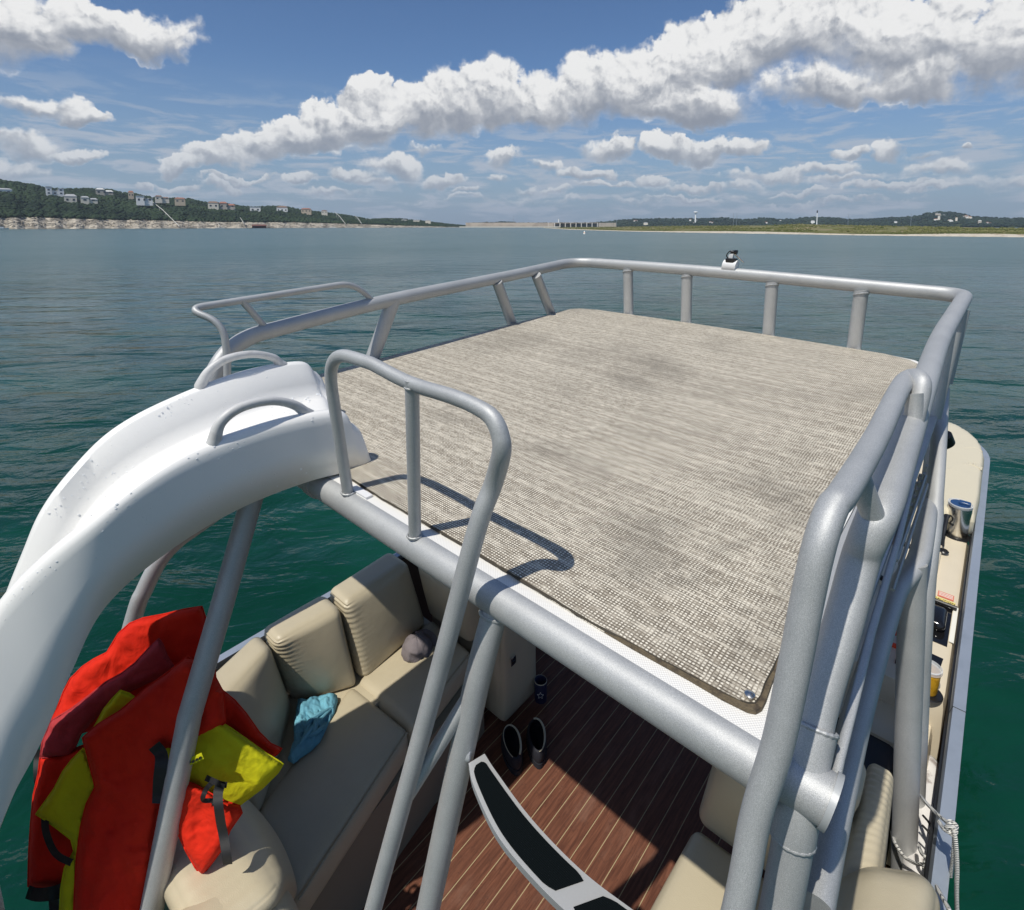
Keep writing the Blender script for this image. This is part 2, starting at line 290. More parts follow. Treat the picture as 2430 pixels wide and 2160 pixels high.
# ------------------------------------------------------------------ mesh helpers
def vb(x0, x1, y0, y1, z0, z1, i=0.):
    """plumb box corners; x, y as seen on its top"""
    l_ = UP*(z0-z1)
    return [Vector((x, y, z1))+l_ for x, y in ((x0, y0), (x1, y0), (x1, y1), (x0, y1))]+[Vector((x, y, z1)) for x, y in ((x0+i, y0+i), (x1-i, y0+i), (x1-i, y1-i), (x0+i, y1-i))]
class MB:
    plumb = True
    def __init__(s): s.v = []; s.f = []; s.mi = []; s.m = 0
    def add(s, vs, fs):
        o = len(s.v); s.v += [tuple(v) for v in vs]; s.f += [tuple(i+o for i in f) for f in fs]; s.mi += [s.m]*len(fs)
    def box(s, c, h, R=None):
        vs = []
        for k in range(8):
            v = Vector(((-1, 1)[k & 1]*h[0], (-1, 1)[(k >> 1) & 1]*h[1], (-1, 1)[(k >> 2) & 1]*h[2]))
            vs.append((R @ v if R else v)+Vector(c))
        s.add(vs, [(0, 2, 3, 1), (4, 5, 7, 6), (0, 1, 5, 4), (2, 6, 7, 3), (0, 4, 6, 2), (1, 3, 7, 5)])
    def tube(s, pts, r, seg=20, cap=True, ell=None):
        pts = [Vector(p) for p in pts]; n = len(pts)
        rr = r if isinstance(r, (list, tuple)) else [r]*n
        tan = [(pts[min(i+1, n-1)]-pts[max(i-1, 0)]).normalized() for i in range(n)]
        nrm = tan[0].orthogonal().normalized(); rings = []
        vs = []
        for i in range(n):
            if i: 
                q = tan[i-1].rotation_difference(tan[i]); nrm = (q @ nrm).normalized()
            bn = tan[i].cross(nrm).normalized()
            for k in range(seg):
                a = 2*math.pi*k/seg; ca, sa = math.cos(a), math.sin(a)
                vs.append(pts[i]+(nrm*ca+bn*sa)*rr[i])
        fs = [(i*seg+k, i*seg+(k+1) % seg, (i+1)*seg+(k+1) % seg, (i+1)*seg+k) for i in range(n-1) for k in range(seg)]
        if cap: fs += [tuple(range(seg))[::-1], tuple((n-1)*seg+k for k in range(seg))]
        s.add(vs, fs)
    def bead(s, c, ax, R, r, k=40, amp=.18):      # ripply weld ring
        ax = Vector(ax).normalized(); a = ax.orthogonal().normalized(); b = ax.cross(a); vs = []
        for i in range(k):
            t = 2*math.pi*i/k; d = a*math.cos(t)+b*math.sin(t); rr = r*(1+amp*math.sin(i*math.pi))*(1+.14*math.sin(i*1.25))
            for j in range(8):
                p = 2*math.pi*j/8; vs.append(Vector(c)+d*(R+rr*math.cos(p)*.8)+ax*rr*math.sin(p))
        s.add(vs, [(i*8+j, i*8+(j+1) % 8, ((i+1) % k)*8+(j+1) % 8, ((i+1) % k)*8+j) for i in range(k) for j in range(8)])
    def lathe(s, prof, c, ax=(0, 0, 1), seg=32):
        pl_ = s.plumb and tuple(ax) == (0, 0, 1)
        ax = Vector(ax).normalized(); a = ax.orthogonal().normalized(); b = ax.cross(a); vs = []
        if pl_: ax = UP
        for (r, z) in prof:
            for k in range(seg):
                t = 2*math.pi*k/seg; vs.append(Vector(c)+ax*z+(a*math.cos(t)+b*math.sin(t))*max(r, 1e-5))
        n = len(prof)
        s.add(vs, [(i*seg+k, i*seg+(k+1) % seg, (i+1)*seg+(k+1) % seg, (i+1)*seg+k) for i in range(n-1) for k in range(seg)])
    def prism(s, poly, z0, z1, bev=0.):
        n = len(poly); l_ = z0-z1; vs = [(p[0]+UP.x*l_, p[1]+UP.y*l_, z0) for p in poly]+[(p[0], p[1], z1) for p in poly]
        s.add(vs, [tuple(range(n))[::-1], tuple(range(n, 2*n))]+[(i, (i+1) % n, n+(i+1) % n, n+i) for i in range(n)])
    def puff(s, c8, r=.03, bulge=(0, 0, 0), n=(14, 14, 10), wr=None, fold=0.):
        c = [Vector(q) for q in c8]
        L = [((c[1]-c[0]).length+(c[6]-c[7]).length)/4, ((c[3]-c[0]).length+(c[6]-c[5]).length)/4, ((c[4]-c[0]).length+(c[6]-c[2]).length)/4]
        r = min(r, min(L)*.98)
        vid = {}; vs = []; fs = []
        g = [[math.sin((2*i/n[k]-1)*math.pi/2)*.55+(2*i/n[k]-1)*.45 for i in range(n[k]+1)] for k in range(3)]
        def vert(i, j, k):
            if (i, j, k) in vid: return vid[(i, j, k)]
            U = [g[0][i], g[1][j], g[2][k]]; p = [U[q]*L[q] for q in range(3)]; q = [max(-(L[a]-r), min(L[a]-r, p[a])) for a in range(3)]
            dv = Vector([p[a]-q[a] for a in range(3)])
            if dv.length > 1e-9: dv.normalize()
            pp = [q[a]+r*dv[a] for a in range(3)]
            for a in range(3):
                o = [x for x in range(3) if x != a]
                pp[a] += math.copysign(bulge[a], U[a])*(1-U[o[0]]**2)*(1-U[o[1]]**2)*abs(U[a])
            if wr:
                for (al, ed, sd, amp, fr, fall) in wr:
                    dd = L[ed]-sd*p[ed]; ph = mnoise.noise(Vector((p[al]*9, U[ed], 3.)))*2.2
                    h = amp*(math.sin(p[al]*fr+ph))*math.exp(-(dd/fall)**2)*(.25+.75*((p[al]/L[al]+1)/2)**1.5)*(.6+.8*abs(mnoise.noise(Vector((p[al]*31, 7., U[ed])))))
                    for a in range(3): pp[a] += dv[a]*h
            if fold:
                h = fold*mnoise.noise(Vector(pp)*5.+Vector((c[0])))
                for a in range(3): pp[a] += dv[a]*h
            X, Y, Z = [pp[a]/L[a]*.5+.5 for a in range(3)]
            v = ((c[0]*(1-X)+c[1]*X)*(1-Y)+(c[3]*(1-X)+c[2]*X)*Y)*(1-Z)+((c[4]*(1-X)+c[5]*X)*(1-Y)+(c[7]*(1-X)+c[6]*X)*Y)*Z
            vid[(i, j, k)] = len(vs); vs.append(v); return vid[(i, j, k)]
        a, b_, c_ = n
        for i in range(a):
            for j in range(b_):
                fs.append((vert(i, j, 0), vert(i, j+1, 0), vert(i+1, j+1, 0), vert(i+1, j, 0))); fs.append((vert(i, j, c_), vert(i+1, j, c_), vert(i+1, j+1, c_), vert(i, j+1, c_)))
        for i in range(a):
            for k in range(c_):
                fs.append((vert(i, 0, k), vert(i+1, 0, k), vert(i+1, 0, k+1), vert(i, 0, k+1))); fs.append((vert(i, b_, k), vert(i, b_, k+1), vert(i+1, b_, k+1), vert(i+1, b_, k)))
        for j in range(b_):
            for k in range(c_):
                fs.append((vert(0, j, k), vert(0, j, k+1), vert(0, j+1, k+1), vert(0, j+1, k))); fs.append((vert(a, j, k), vert(a, j+1, k), vert(a, j+1, k+1), vert(a, j, k+1)))
        s.add(vs, fs)
    def pillow(s, outline, fn, th, edge, res=46, fold=0., fsc=9., back=.6, seed=0., dirn=None):
        """closed puffy panel: outline in photo pixels, fn(px,py,h) puts it on its place in the boat"""
        pl = [Vector((p[0], p[1])) for p in outline]; xs = [p.x for p in pl]; ys = [p.y for p in pl]
        st = max(max(xs)-min(xs), max(ys)-min(ys))/res
        def near(q):
            best = None
            for i in range(len(pl)):
                a, b = pl[i], pl[(i+1) % len(pl)]; ab = b-a; t = max(0, min(1, (q-a).dot(ab)/max(ab.length_squared, 1e-9))); c = a+ab*t; d = (q-c).length
                if best is None or d < best[0]: best = (d, c)
            return best
        def inside(q):
            r = False
            for i in range(len(pl)):
                a, b = pl[i], pl[(i+1) % len(pl)]
                if (a.y > q.y) != (b.y > q.y) and q.x < (b.x-a.x)*(q.y-a.y)/(b.y-a.y)+a.x: r = not r
            return r
        nx = int((max(xs)-min(xs))/st)+3; ny = int((max(ys)-min(ys))/st)+3; x0 = min(xs)-st; y0 = min(ys)-st
        cells = {(i, j) for i in range(nx) for j in range(ny) if inside(Vector((x0+(i+.5)*st, y0+(j+.5)*st)))}
        vid = {}; vf = []; fr = []; bk = []
        def isb(i, j): return not all((a, b) in cells for a in (i-1, i) for b in (j-1, j))
        for (i, j) in cells:
            for q in ((i, j), (i+1, j), (i+1, j+1), (i, j+1)):
                if q not in vid:
                    p = Vector((x0+q[0]*st, y0+q[1]*st)); d, c = near(p)
                    if isb(*q): p = c; d = 0.
                    tt = min(1, d/edge); h = th*math.sqrt(max(0, 1-(1-tt)**2))
                    ff = mnoise.fractal(Vector((p.x*fsc/1000, p.y*fsc/1000, seed)), .8, 2.1, 4)*fold
                    ff += abs(mnoise.noise(Vector((p.x*fsc/700+9, p.y*fsc/2600, seed+4))))*fold*1.2
                    vid[q] = (len(vf), d == 0.); vf.append((p, h, ff))
        nv = len(vf); vs = [fn(p.x, p.y, h+f_*min(1, .25+h/th)) for (p, h, f_) in vf]+[fn(p.x, p.y, -h*back-.002+f_*min(1, .25+h/th)*.5) for (p, h, f_) in vf]
        fs = []; 
        for (i, j) in cells:
            q = [vid[(i, j)][0], vid[(i+1, j)][0], vid[(i+1, j+1)][0], vid[(i, j+1)][0]]
            fs.append(tuple(q[::-1])); fs.append(tuple(k+nv for k in q))
            for a, b, nb in (((i, j), (i+1, j), (i, j-1)), ((i+1, j), (i+1, j+1), (i+1, j)), ((i+1, j+1), (i, j+1), (i, j+1)), ((i, j+1), (i, j), (i-1, j))):
                if nb not in cells: fs.append((vid[a][0], vid[b][0], vid[b][0]+nv, vid[a][0]+nv))
        s.add(vs, fs)
    def build(s, name, m, parent=None, smooth=True, base=None, sharp=None):
        me = bpy.data.meshes.new(name); b0 = Vector(base) if base is not None else (parent['_b'] if parent is not None and '_b' in parent else (0, 0, 0))
        b0 = Vector(b0); wd_ = parent is not None and parent.get('_w')
        kb = b0 if wd_ else K(b0); me.from_pydata([tuple((Vector(v) if wd_ else K(v))-kb) for v in s.v], [], s.f)
        for k in (m if isinstance(m, (list, tuple)) else [m]): me.materials.append(k)
        if isinstance(m, (list, tuple)): me.polygons.foreach_set('material_index', s.mi)
        bm = bmesh.new(); bm.from_mesh(me); bmesh.ops.recalc_face_normals(bm, faces=bm.faces)
        if smooth:
            for f in bm.faces: f.smooth = True
            for e in bm.edges:
                if len(e.link_faces) == 2 and e.calc_face_angle(0) > math.radians(sharp or 40): e.smooth = False
        bm.to_mesh(me); bm.free()
        o = bpy.data.objects.new(name, me); S.collection.objects.link(o)
        if parent is not None: o.parent = parent; o['_b'] = tuple(b0)
        else: o['_b'] = tuple(b0)
        if wd_: o['_w'] = 1
        return o
def thing(name, label, cat, base, group=None, boat=True):
    o = bpy.data.objects.new(name, None); S.collection.objects.link(o); o.empty_display_size = .1
    o['label'] = label; o['category'] = cat; o['_b'] = tuple(base)
    if group: o['group'] = group
    if not boat: o['_w'] = 1
    o.matrix_world = (TB @ Matrix.Translation(K(base))) if boat else Matrix.Translation(base)
    return o
def fillet(pts, rad, k=8):
    pts = [Vector(p) for p in pts]; rs = rad if isinstance(rad, (list, tuple)) else [rad]*len(pts); out = [pts[0]]
    for i in range(1, len(pts)-1):
        a, b, c = pts[i-1], pts[i], pts[i+1]; r = min(rs[i], (a-b).length*.49, (c-b).length*.49)
        if r < 1e-4: out.append(b); continue
        p0 = b+(a-b).normalized()*r; p2 = b+(c-b).normalized()*r
        for t in range(k+1):
            t /= k; out.append(p0*(1-t)**2+b*2*t*(1-t)+p2*t*t)
    out.append(pts[-1]); return out
def smooth_path(pts, k=6):
    pts = [Vector(p) for p in pts]; q = [pts[0]*2-pts[1]]+pts+[pts[-1]*2-pts[-2]]; o = []
    for i in range(1, len(q)-2):
        for j in range(k):
            t = j/k; a, b, c, d = q[i-1:i+3]
            o.append(.5*((2*b)+(c-a)*t+(2*a-5*b+4*c-d)*t*t+(-a+3*b-3*c+d)*t**3))
    o.append(pts[-1]); return o

# ================================================================== THE BOAT
_bb = Vector((0, .93, -2.05)); _bb = Vector(np.linalg.inv(KM) @ (np.array(_bb)-[0, 0, EYE]))+Vector((0, 0, EYE))
boat = thing('pontoon_boat', 'double-decker pontoon boat with silver pipe railings, woven upper deck and white slide', 'boat', _bb)
ZF = -2.0
b = MB(); b.prism([(-.16, -.52), (6.9, -.52), (7.3, -.2), (7.3, 2.05), (6.9, 2.38), (-.16, 2.38)], ZF-.05, ZF); b.build('deck_floor', M['teak'], boat, smooth=False)
for yy in (-.36, 1.84):
    b = MB(); b.tube(fillet([(-.25, yy, -2.42), (6.2, yy, -2.42), (7.3, yy, -2.2)], .8), [.3]*1+[.3]*9+[.06], 28); b.build('pontoon', M['hull'], boat)
# upper deck slab and mat
def arc(c, r, a0, a1, k=6): return [(c[0]+r*math.cos(a0+(a1-a0)*i/k), c[1]+r*math.sin(a0+(a1-a0)*i/k)) for i in range(k+1)]
front = [(3.70+.035*math.sin(math.pi*i/12), .30+2.0*i/12) for i in range(13)]
slab = [(.705, .040), (.80, .045), (.93, .083), (3.58, .085)]+[(3.66, .15)]+front+[(3.66, 2.46), (3.56, 2.515), (.705, 2.515)]
b = MB(); b.prism(slab, -.075, -.006); ud = b.build('upper_deck', M['nonskid'], boat, smooth=False)
b = MB(); b.prism([(.76, .12), (3.55, .12), (3.55, 2.48), (.76, 2.48)], -.090, -.078); b.build('deck_shade_panel', M['dark_in'], ud, smooth=False, base=ud['_b'])  # unseen dark panel added to cut light bounced down below the deck
for xs_ in (1.3, 1.9, 2.5, 3.1): b = MB(); b.tube([(xs_, .10, -.11), (xs_, 2.5, -.11)], .02, 10); b.build('deck_joist', M['hull'], ud, base=ud['_b'])
mfr = [(3.655+.03*math.sin(math.pi*i/12), .30+2.0*i/12) for i in range(13)]
pz = lambda *q: [tuple(P(x_, y_, z=.004))[:2] for x_, y_ in q]
mp = pz((1833, 1583), (1866, 1515), (1905, 1430))+[(1.30, .112), (3.52, .115), (3.60, .17)]+mfr+[(3.61, 2.44), (3.53, 2.492), (.742, 2.492), (.744, 1.62)]+pz((833, 1134), (899, 1177), (1102, 1293), (1300, 1412), (1425, 1487), (1500, 1526), (1637, 1600), (1715, 1642), (1754, 1661), (1774, 1667), (1790, 1667), (1803, 1652), (1813, 1622))
bd = pz((1425, 1487), (1500, 1531), (1640, 1608), (1715, 1652), (1754, 1671), (1774, 1681), (1794, 1685), (1809, 1677), (1819, 1657), (1833, 1616), (1852, 1575), (1872, 1532), (1908, 1440), (1904, 1428), (1866, 1512), (1833, 1580), (1813, 1618), (1801, 1648), (1788, 1663), (1774, 1662), (1754, 1656), (1715, 1637), (1637, 1596), (1500, 1522))
b = MB(); b.prism(mp, -.004, .006); matob = b.build('woven_mat', M['weave'], boat, smooth=False)
b = MB(); b.prism(bd, -.005, .0035); b.build('mat_binding', mat('brown_binding', (.13, .10, .06), .9, bump=(200, .9, .003), var=(60, 4, (.06, .045, .03), .4, .7)), matob, smooth=False, base=matob['_b'])
b = MB(); ed = [Vector((p[0], p[1], .001)) for p in mp]; ed.append(ed[0])
ee = []
for i in range(len(ed)-1):
    n_ = max(2, int((ed[i+1]-ed[i]).length/.02))
    for k in range(n_): 
        p = ed[i].lerp(ed[i+1], k/n_); ee.append(p+Vector((random.uniform(-.0015, .0015), random.uniform(-.0015, .0015), random.uniform(-.0008, .001))))
b.tube(ee+[ee[0]], .0042, 6, cap=False); b.build('mat_edge', mat('dark_binding', (.05, .042, .03), .9, bump=(300, .8, .003)), matob, base=matob['_b'])
sp = P(1779, 1650, z=.008)
b = MB(); b.lathe([(.0, .006), (.006, .005), (.0095, .003), (.0105, -.002)], sp); b.build('snap_fastener', M['steel'], matob, base=matob['_b'])

PIPE = M['pipe']; M['pipe2'] = mat('silver_paint_cap', (.42, .435, .44), .5, .2, bump=(300, .2, .001))
def part(name, pts, r, beads=(), parent=None, seg=22, m=None):
    b = MB(); b.tube(pts, r, seg)
    for (c, ax, R, rr) in beads: b.bead(c, ax, R, rr)
    return b.build(name, m or PIPE, parent or boat)
# crossbar at the aft edge of the upper deck
r_ = .047
cb = part('crossbar', [(.70, -.005, -.052), (.70, 1.53, -.052)], r_, [((.70, .035, -.052), (0, 1, 0), r_, .007), ((.70, .02, -.052), (0, 1, 0), r_-.001, .006)], seg=36)
part('crossbar_sleeve', [(.70, 1.525, -.054), (.70, 1.56, -.054)], .053, seg=32); part('crossbar_extension', [(.70, 1.56, -.066), (.70, 2.5, -.066)], .041, seg=28)
# white channel clips by the mat edge
for yy in (1.30,):
    b = MB(); b.box((.722, yy, -.004), (.012, .05, .006)); b.build('edge_clip', M['white'], boat, smooth=False)
# main rail all the way round: port aft -> bow -> starboard -> ladder stile
rail = fillet([(.70, 2.42, -.30), (.70, 2.46, .10), (.90, 2.53, .255), (1.7, 2.53, .312), (3.0, 2.56, .335), (3.745, 2.62, .35), (3.735, 1.5, .368), (3.76, .04, .352),
               (2.6, .055, .335), (1.12, .012, .330)], [0, .15, .2, .3, .3, .24, .6, .12, .3, 0], 10)[:-1]
def on_line(px, py, x0, z0, sl_):
    X1 = P(px, py, z=-.15).x; return P(px, py, z=(X1*.85-x0+sl_*z0)/(sl_+X1))
rail += smooth_path([P(2095, 1190, z=.332), P(2078, 1236, z=.318), P(2057, 1285, z=.285)]+[on_line(a_, b_, .715, -.05, .893) for a_, b_ in ((2038, 1339), (1999, 1484), (1948, 1651), (1921, 1765), (1900, 1860))], 6)
main = part('deck_rail', rail, [.037]*(len(rail)-55)+[.037-.0055*min(1, i/25) for i in range(55)], seg=28)
T0 = on_line(1900, 1860, .715, -.05, .32)
stile_r = [T0, on_line(1876, 2027, .715, -.05, .32), on_line(1851, 2160, .715, -.05, .32), (.40, -.16, -1.05), (.12, -.18, -1.95)]
Tu = on_line(1931, 1725, .715, -.05, .893); Tl = on_line(1880, 1985, .715, -.05, .32)
part('ladder_stile', stile_r, .0325, seg=28)
b = MB(); b.tube([Tu, T0, Tl], .0365, 32); b.bead(Tu, T0-Tu, .0352, .0044, 90, .1); b.bead(Tl, Tl-T0, .0348, .0036, 90, .1); b.build('tee_joint', PIPE, boat)
b = MB(); b.tube([(.713, .0, -.052), (.716, -.069, -.055)], .0455, 36); b.build('crossbar_stub', PIPE, boat)
b = MB(); b.tube([(.716, -.068, -.055), (.716, -.078, -.055)], [.0495, .049], 36); b.build('rail_end_cap', M['pipe2'], boat)
# posts
for (y_, x_) in ((2.04, 3.715), (1.56, 3.725), (.97, 3.72), (.463, 3.715)):
    top = Vector((x_+.015, y_+.055, .335)); part('rail_post', [(x_, y_, -.02), top], .0385, [(top-UP*.022, UP, .039, .004)], main, seg=26)
for (xb, xt) in ((3.352, 3.135), (2.869, 2.702), (1.601, 1.816)):
    part('rail_post', [(xb, 2.535, -.03), (xt, 2.535, .31)], .037 if xb > 2 else .04, [], main, seg=26)
for x_ in (3.35, 2.75):
    part('rail_post', [(x_+.1, .03, .32), (x_, -.015, -.03)], .036, [], main)
part('side_beam', [(.70, 2.565, -.085), (3.65, 2.565, -.085)], .04)
# port grab hoop that becomes the ladder handrail
hb = [(.70, 1.325, -.02), (.71, 1.335, .40), (.715, 1.25, .452), (.712, .68, .462), (.70, .652, .38), (.64, .60, .40)]
hoop = fillet([(.695, 1.332, -.02), (.712, 1.345, .462), (.712, .95, .464)], [0, .13, 0], 12)[:-1]+smooth_path([(.712, 1.12, .4635), P(972, 909, x=.712), P(1075, 942, x=.712), P(1135, 968, x=.712), P(1168, 992, x=.710), P(1186, 1030, x=.705), P(1190, 1075, x=.70), P(1170, 1150, y=.682), P(1130, 1262, y=.692), P(1040, 1600, y=.715), P(885, 2160, y=.740), P(760, 2620, y=.76)], 8)
gr = part('grab_rail', hoop, [.0178+.0062*min(1, max(0, i/len(hoop)-.35)/.5) for i in range(len(hoop))], [((.697, 1.332, -.004), (0, 0, 1), .021, .0045)])
part('grab_rail_post', [(.69, .985, -.02), (.712, .955, .455)], .0175, [((.69, .985, -.004), (0, 0, 1), .020, .004), ((.712, .955, .437), (0, 0, 1), .019, .003)], gr)
# outboard port hoop beside the slide
hoop2 = fillet([(1.69, 2.53, .31), (1.56, 2.53, .435), (.735, 2.53, .42), (.83, 2.42, .36), (.80, 2.40, .20), (.72, 2.38, -.05)], [0, .12, .1, .1, .12, 0], 10)
g2 = part('grab_rail', hoop2, .0155); part('grab_rail_post', [(.97, 2.53, .425), (1.05, 2.53, .285)], .016, [], g2)
# starboard grab hoop / handrail
sh = smooth_path([(1.50, .020, .34), (1.56, .036, .43), P(2146, 905, z=.425), P(2081, 1035, z=.425), P(2004, 1166, z=.43), P(1973, 1208, z=.425)]+[on_line(a_, b_, .585, 0, .43) for a_, b_ in ((1942, 1301), (1912, 1440), (1888, 1567), (1846, 1764), (1792, 1943), (1750, 2160), (1640, 2600))], 7)
g3 = part('grab_rail', sh, .0225)
for (a_, c_) in (((1.52, .040, .415), (1.50, .012, .33)), ((.98, .060, .41), (1.00, .014, .325))): part('grab_rail_post', [a_, c_], .0185, [], g3)
# ladder: port stile, strut, treads
st_ = part('ladder_stile', fillet([(.700, .676, -.075), (.62, .664, -.22), (.355, .65, -.981), (.02, .64, -1.95)], .1), .034, [((.69, .676, -.10), (.3, 0, 1), .037, .006)], seg=28)
part('ladder_strut', [P(1112, 1655, y=.672), P(968, 1885, y=.728)], .0195)
def tread(o1, o2, wid0, z, split=(.47, .53)):
    """curved tread between the stiles: o1 = inner (forward) edge, o2 = outer (aft) edge, sampled curves"""
    n_ = 40; b = MB(); vs = []; fs = []
    A = smooth_path(o1, 14); B_ = smooth_path(o2, 14); n_ = len(A)
    for i in range(n_):
        for p in (A[i], B_[i]): vs += [Vector((p.x, p.y, p.z+.006)), Vector((p.x, p.y, p.z-.022))]
    for i in range(n_-1):
        a = i*4; c = a+4
        fs += [(a, c, c+2, a+2), (a+1, a+3, c+3, c+1), (a, a+1, c+1, c), (a+2, c+2, c+3, a+3)]
    fs += [(0, 2, 3, 1), ((n_-1)*4, (n_-1)*4+1, (n_-1)*4+3, (n_-1)*4+2)]
    b.add(vs, fs); t_ = b.build('ladder_tread', M['treadmetal'], boat, sharp=30)
    for (s0, s1) in ((.045, .47), (.53, .955)):
        b = MB(); vs = []; k = 26
        for i in range(k+1):
            s_ = s0+(s1-s0)*i/k; q = s_*(n_-1); i0 = min(int(q), n_-2); f_ = q-i0
            a = A[i0].lerp(A[i0+1], f_); c = B_[i0].lerp(B_[i0+1], f_); wid = (c-a).length; ins = min(.0105, wid*.25)
            e = min(i, k-i)*1.; ins += .008*max(0, 1-e/1.5)
            d = (c-a).normalized(); a2 = a+d*ins; c2 = c-d*ins
            for p in (a2, c2): vs += [Vector((p.x, p.y, p.z+.0095)), Vector((p.x, p.y, p.z+.002))]
        fs = []
        for i in range(k):
            a = i*4; c = a+4; fs += [(a, c, c+2, a+2), (a, a+1, c+1, c), (a+2, c+2, c+3, a+3)]
        fs += [(0, 2, 3, 1), (k*4, k*4+1, k*4+3, k*4+2)]
        b.add(vs, fs); b.build('grip_pad', M['grip'], t_, smooth=False, base=t_['_b'])
M['treadmetal'] = mat('satin_aluminium', (.55, .56, .57), .42, .45, bump=(500, .2, .0006))
zt = -.46
inn = [(1150, 1792), (1178, 1835), (1260, 1945), (1370, 2060), (1480, 2147), (1570, 2205), (1700, 2270), (1860, 2310)]
outr = [(1112, 1815), (1125, 1870), (1180, 1985), (1270, 2095), (1370, 2190), (1470, 2260), (1620, 2340), (1830, 2400)]
tread([P(*q, z=zt) for q in inn], [P(*q, z=zt) for q in outr], .1, zt)
for k in ():
    o1 = [P(*q, z=zt) for q in inn]; o2 = [P(*q, z=zt) for q in outr]; off = Vector((-.105*k, 0, -.33*k))
    tread([p+off for p in o1], [p+off for p in o2], .1, zt)
b = MB(); b.bead((.545, .640, -.458), (.6, -1, 0), .022, .008, 30); b.build('tread_weld', M['treadmetal'], boat)
# starboard shelf plate, lower beam, legs
b = MB(); b.prism([(.76, .038), (.80, .043), (.93, .081), (2.95, .081), (2.95, -.034), (.76, -.030)], -.022, -.009)
b.build('side_plate', PIPE, boat, smooth=False)
part('plate_edge_rail', [P(2228, 968, z=-.02)+Vector((0, 0, 0)), P(2165, 1146, z=-.02), P(2132, 1279, z=-.02), P(2068, 1500, z=-.02), P(2028, 1660, z=-.02), P(1992, 1800, z=-.03), P(1975, 1880, z=-.04)], .0085, seg=12)
zl = -.33
low = smooth_path([P(2222, 1010, z=zl), P(2212, 1100, z=zl), P(2204, 1180, z=zl), P(2194, 1260, z=zl), P(2176, 1335, z=zl-.02), P(2128, 1400, z=zl-.05), P(2092, 1500, z=zl-.05), P(2062, 1600, z=zl-.05), P(2028, 1720, z=zl-.03), P(1996, 1850, z=zl), P(1964, 1990, z=zl), P(1930, 2150, z=zl)])
part('lower_side_rail', low, .034, seg=24)
la = P(2166, 1350, z=-.36); lb = P(2144, 2075, z=-1.62); ld = (lb-la)
part('support_leg', [la-ld.normalized()*.02, lb, lb+ld.normalized()*.35], .042, seg=28)
la2 = P(2236, 925, z=-.04); l2b = P(2190, 1440, z=-.62); l2c = P(2168, 1960, z=-1.58)
part('support_leg', smooth_path([la2, P(2218, 1180, z=-.30), l2b, l2c, l2c+(l2c-l2b).normalized()*.4], 5), [.030]*6+[.036]*14+[.036], seg=28)
# slotted vent panel between shelf and lower rail
b = MB()
for k in range(9):
    s0 = k/9; c_ = P(2182-7.5*k, 1150+20.*k, z=-.16); b.box(c_, (.085, .004, .010), Matrix.Rotation(.1, 3, 'Z')); b.box(c_+Vector((.06, 0, 0)), (.012, .004, .06))
b.tube([P(2196, 1130, z=-.10), P(2126, 1330, z=-.10)], .006, 8); b.tube([P(2200, 1150, z=-.24), P(2118, 1400, z=-.24)], .006, 8)
b.build('slotted_vent_panel', PIPE, boat)
b = MB(); b.tube([P(2232, 1035, z=-.35), P(2240, 1055, z=-.40)], .05, 20); bb = b.build('deck_speaker', M['gloss'], boat)
# port support legs below the slide
part('support_leg', [P(610, 1140, y=1.64), P(526, 1440, y=1.54), P(450, 1700, y=1.46), P(360, 2160, y=1.41), P(300, 2500, y=1.39)], .0345, seg=26)
part('support_leg', smooth_path([P(560, 1185, y=2.3), P(467, 1251, y=2.3), P(420, 1285, y=2.3), P(379, 1330, y=2.3), P(343, 1400, y=2.3), P(318, 1465, y=2.3), P(240, 1760, y=2.3), P(150, 2200, y=2.3)]), .032, seg=24)

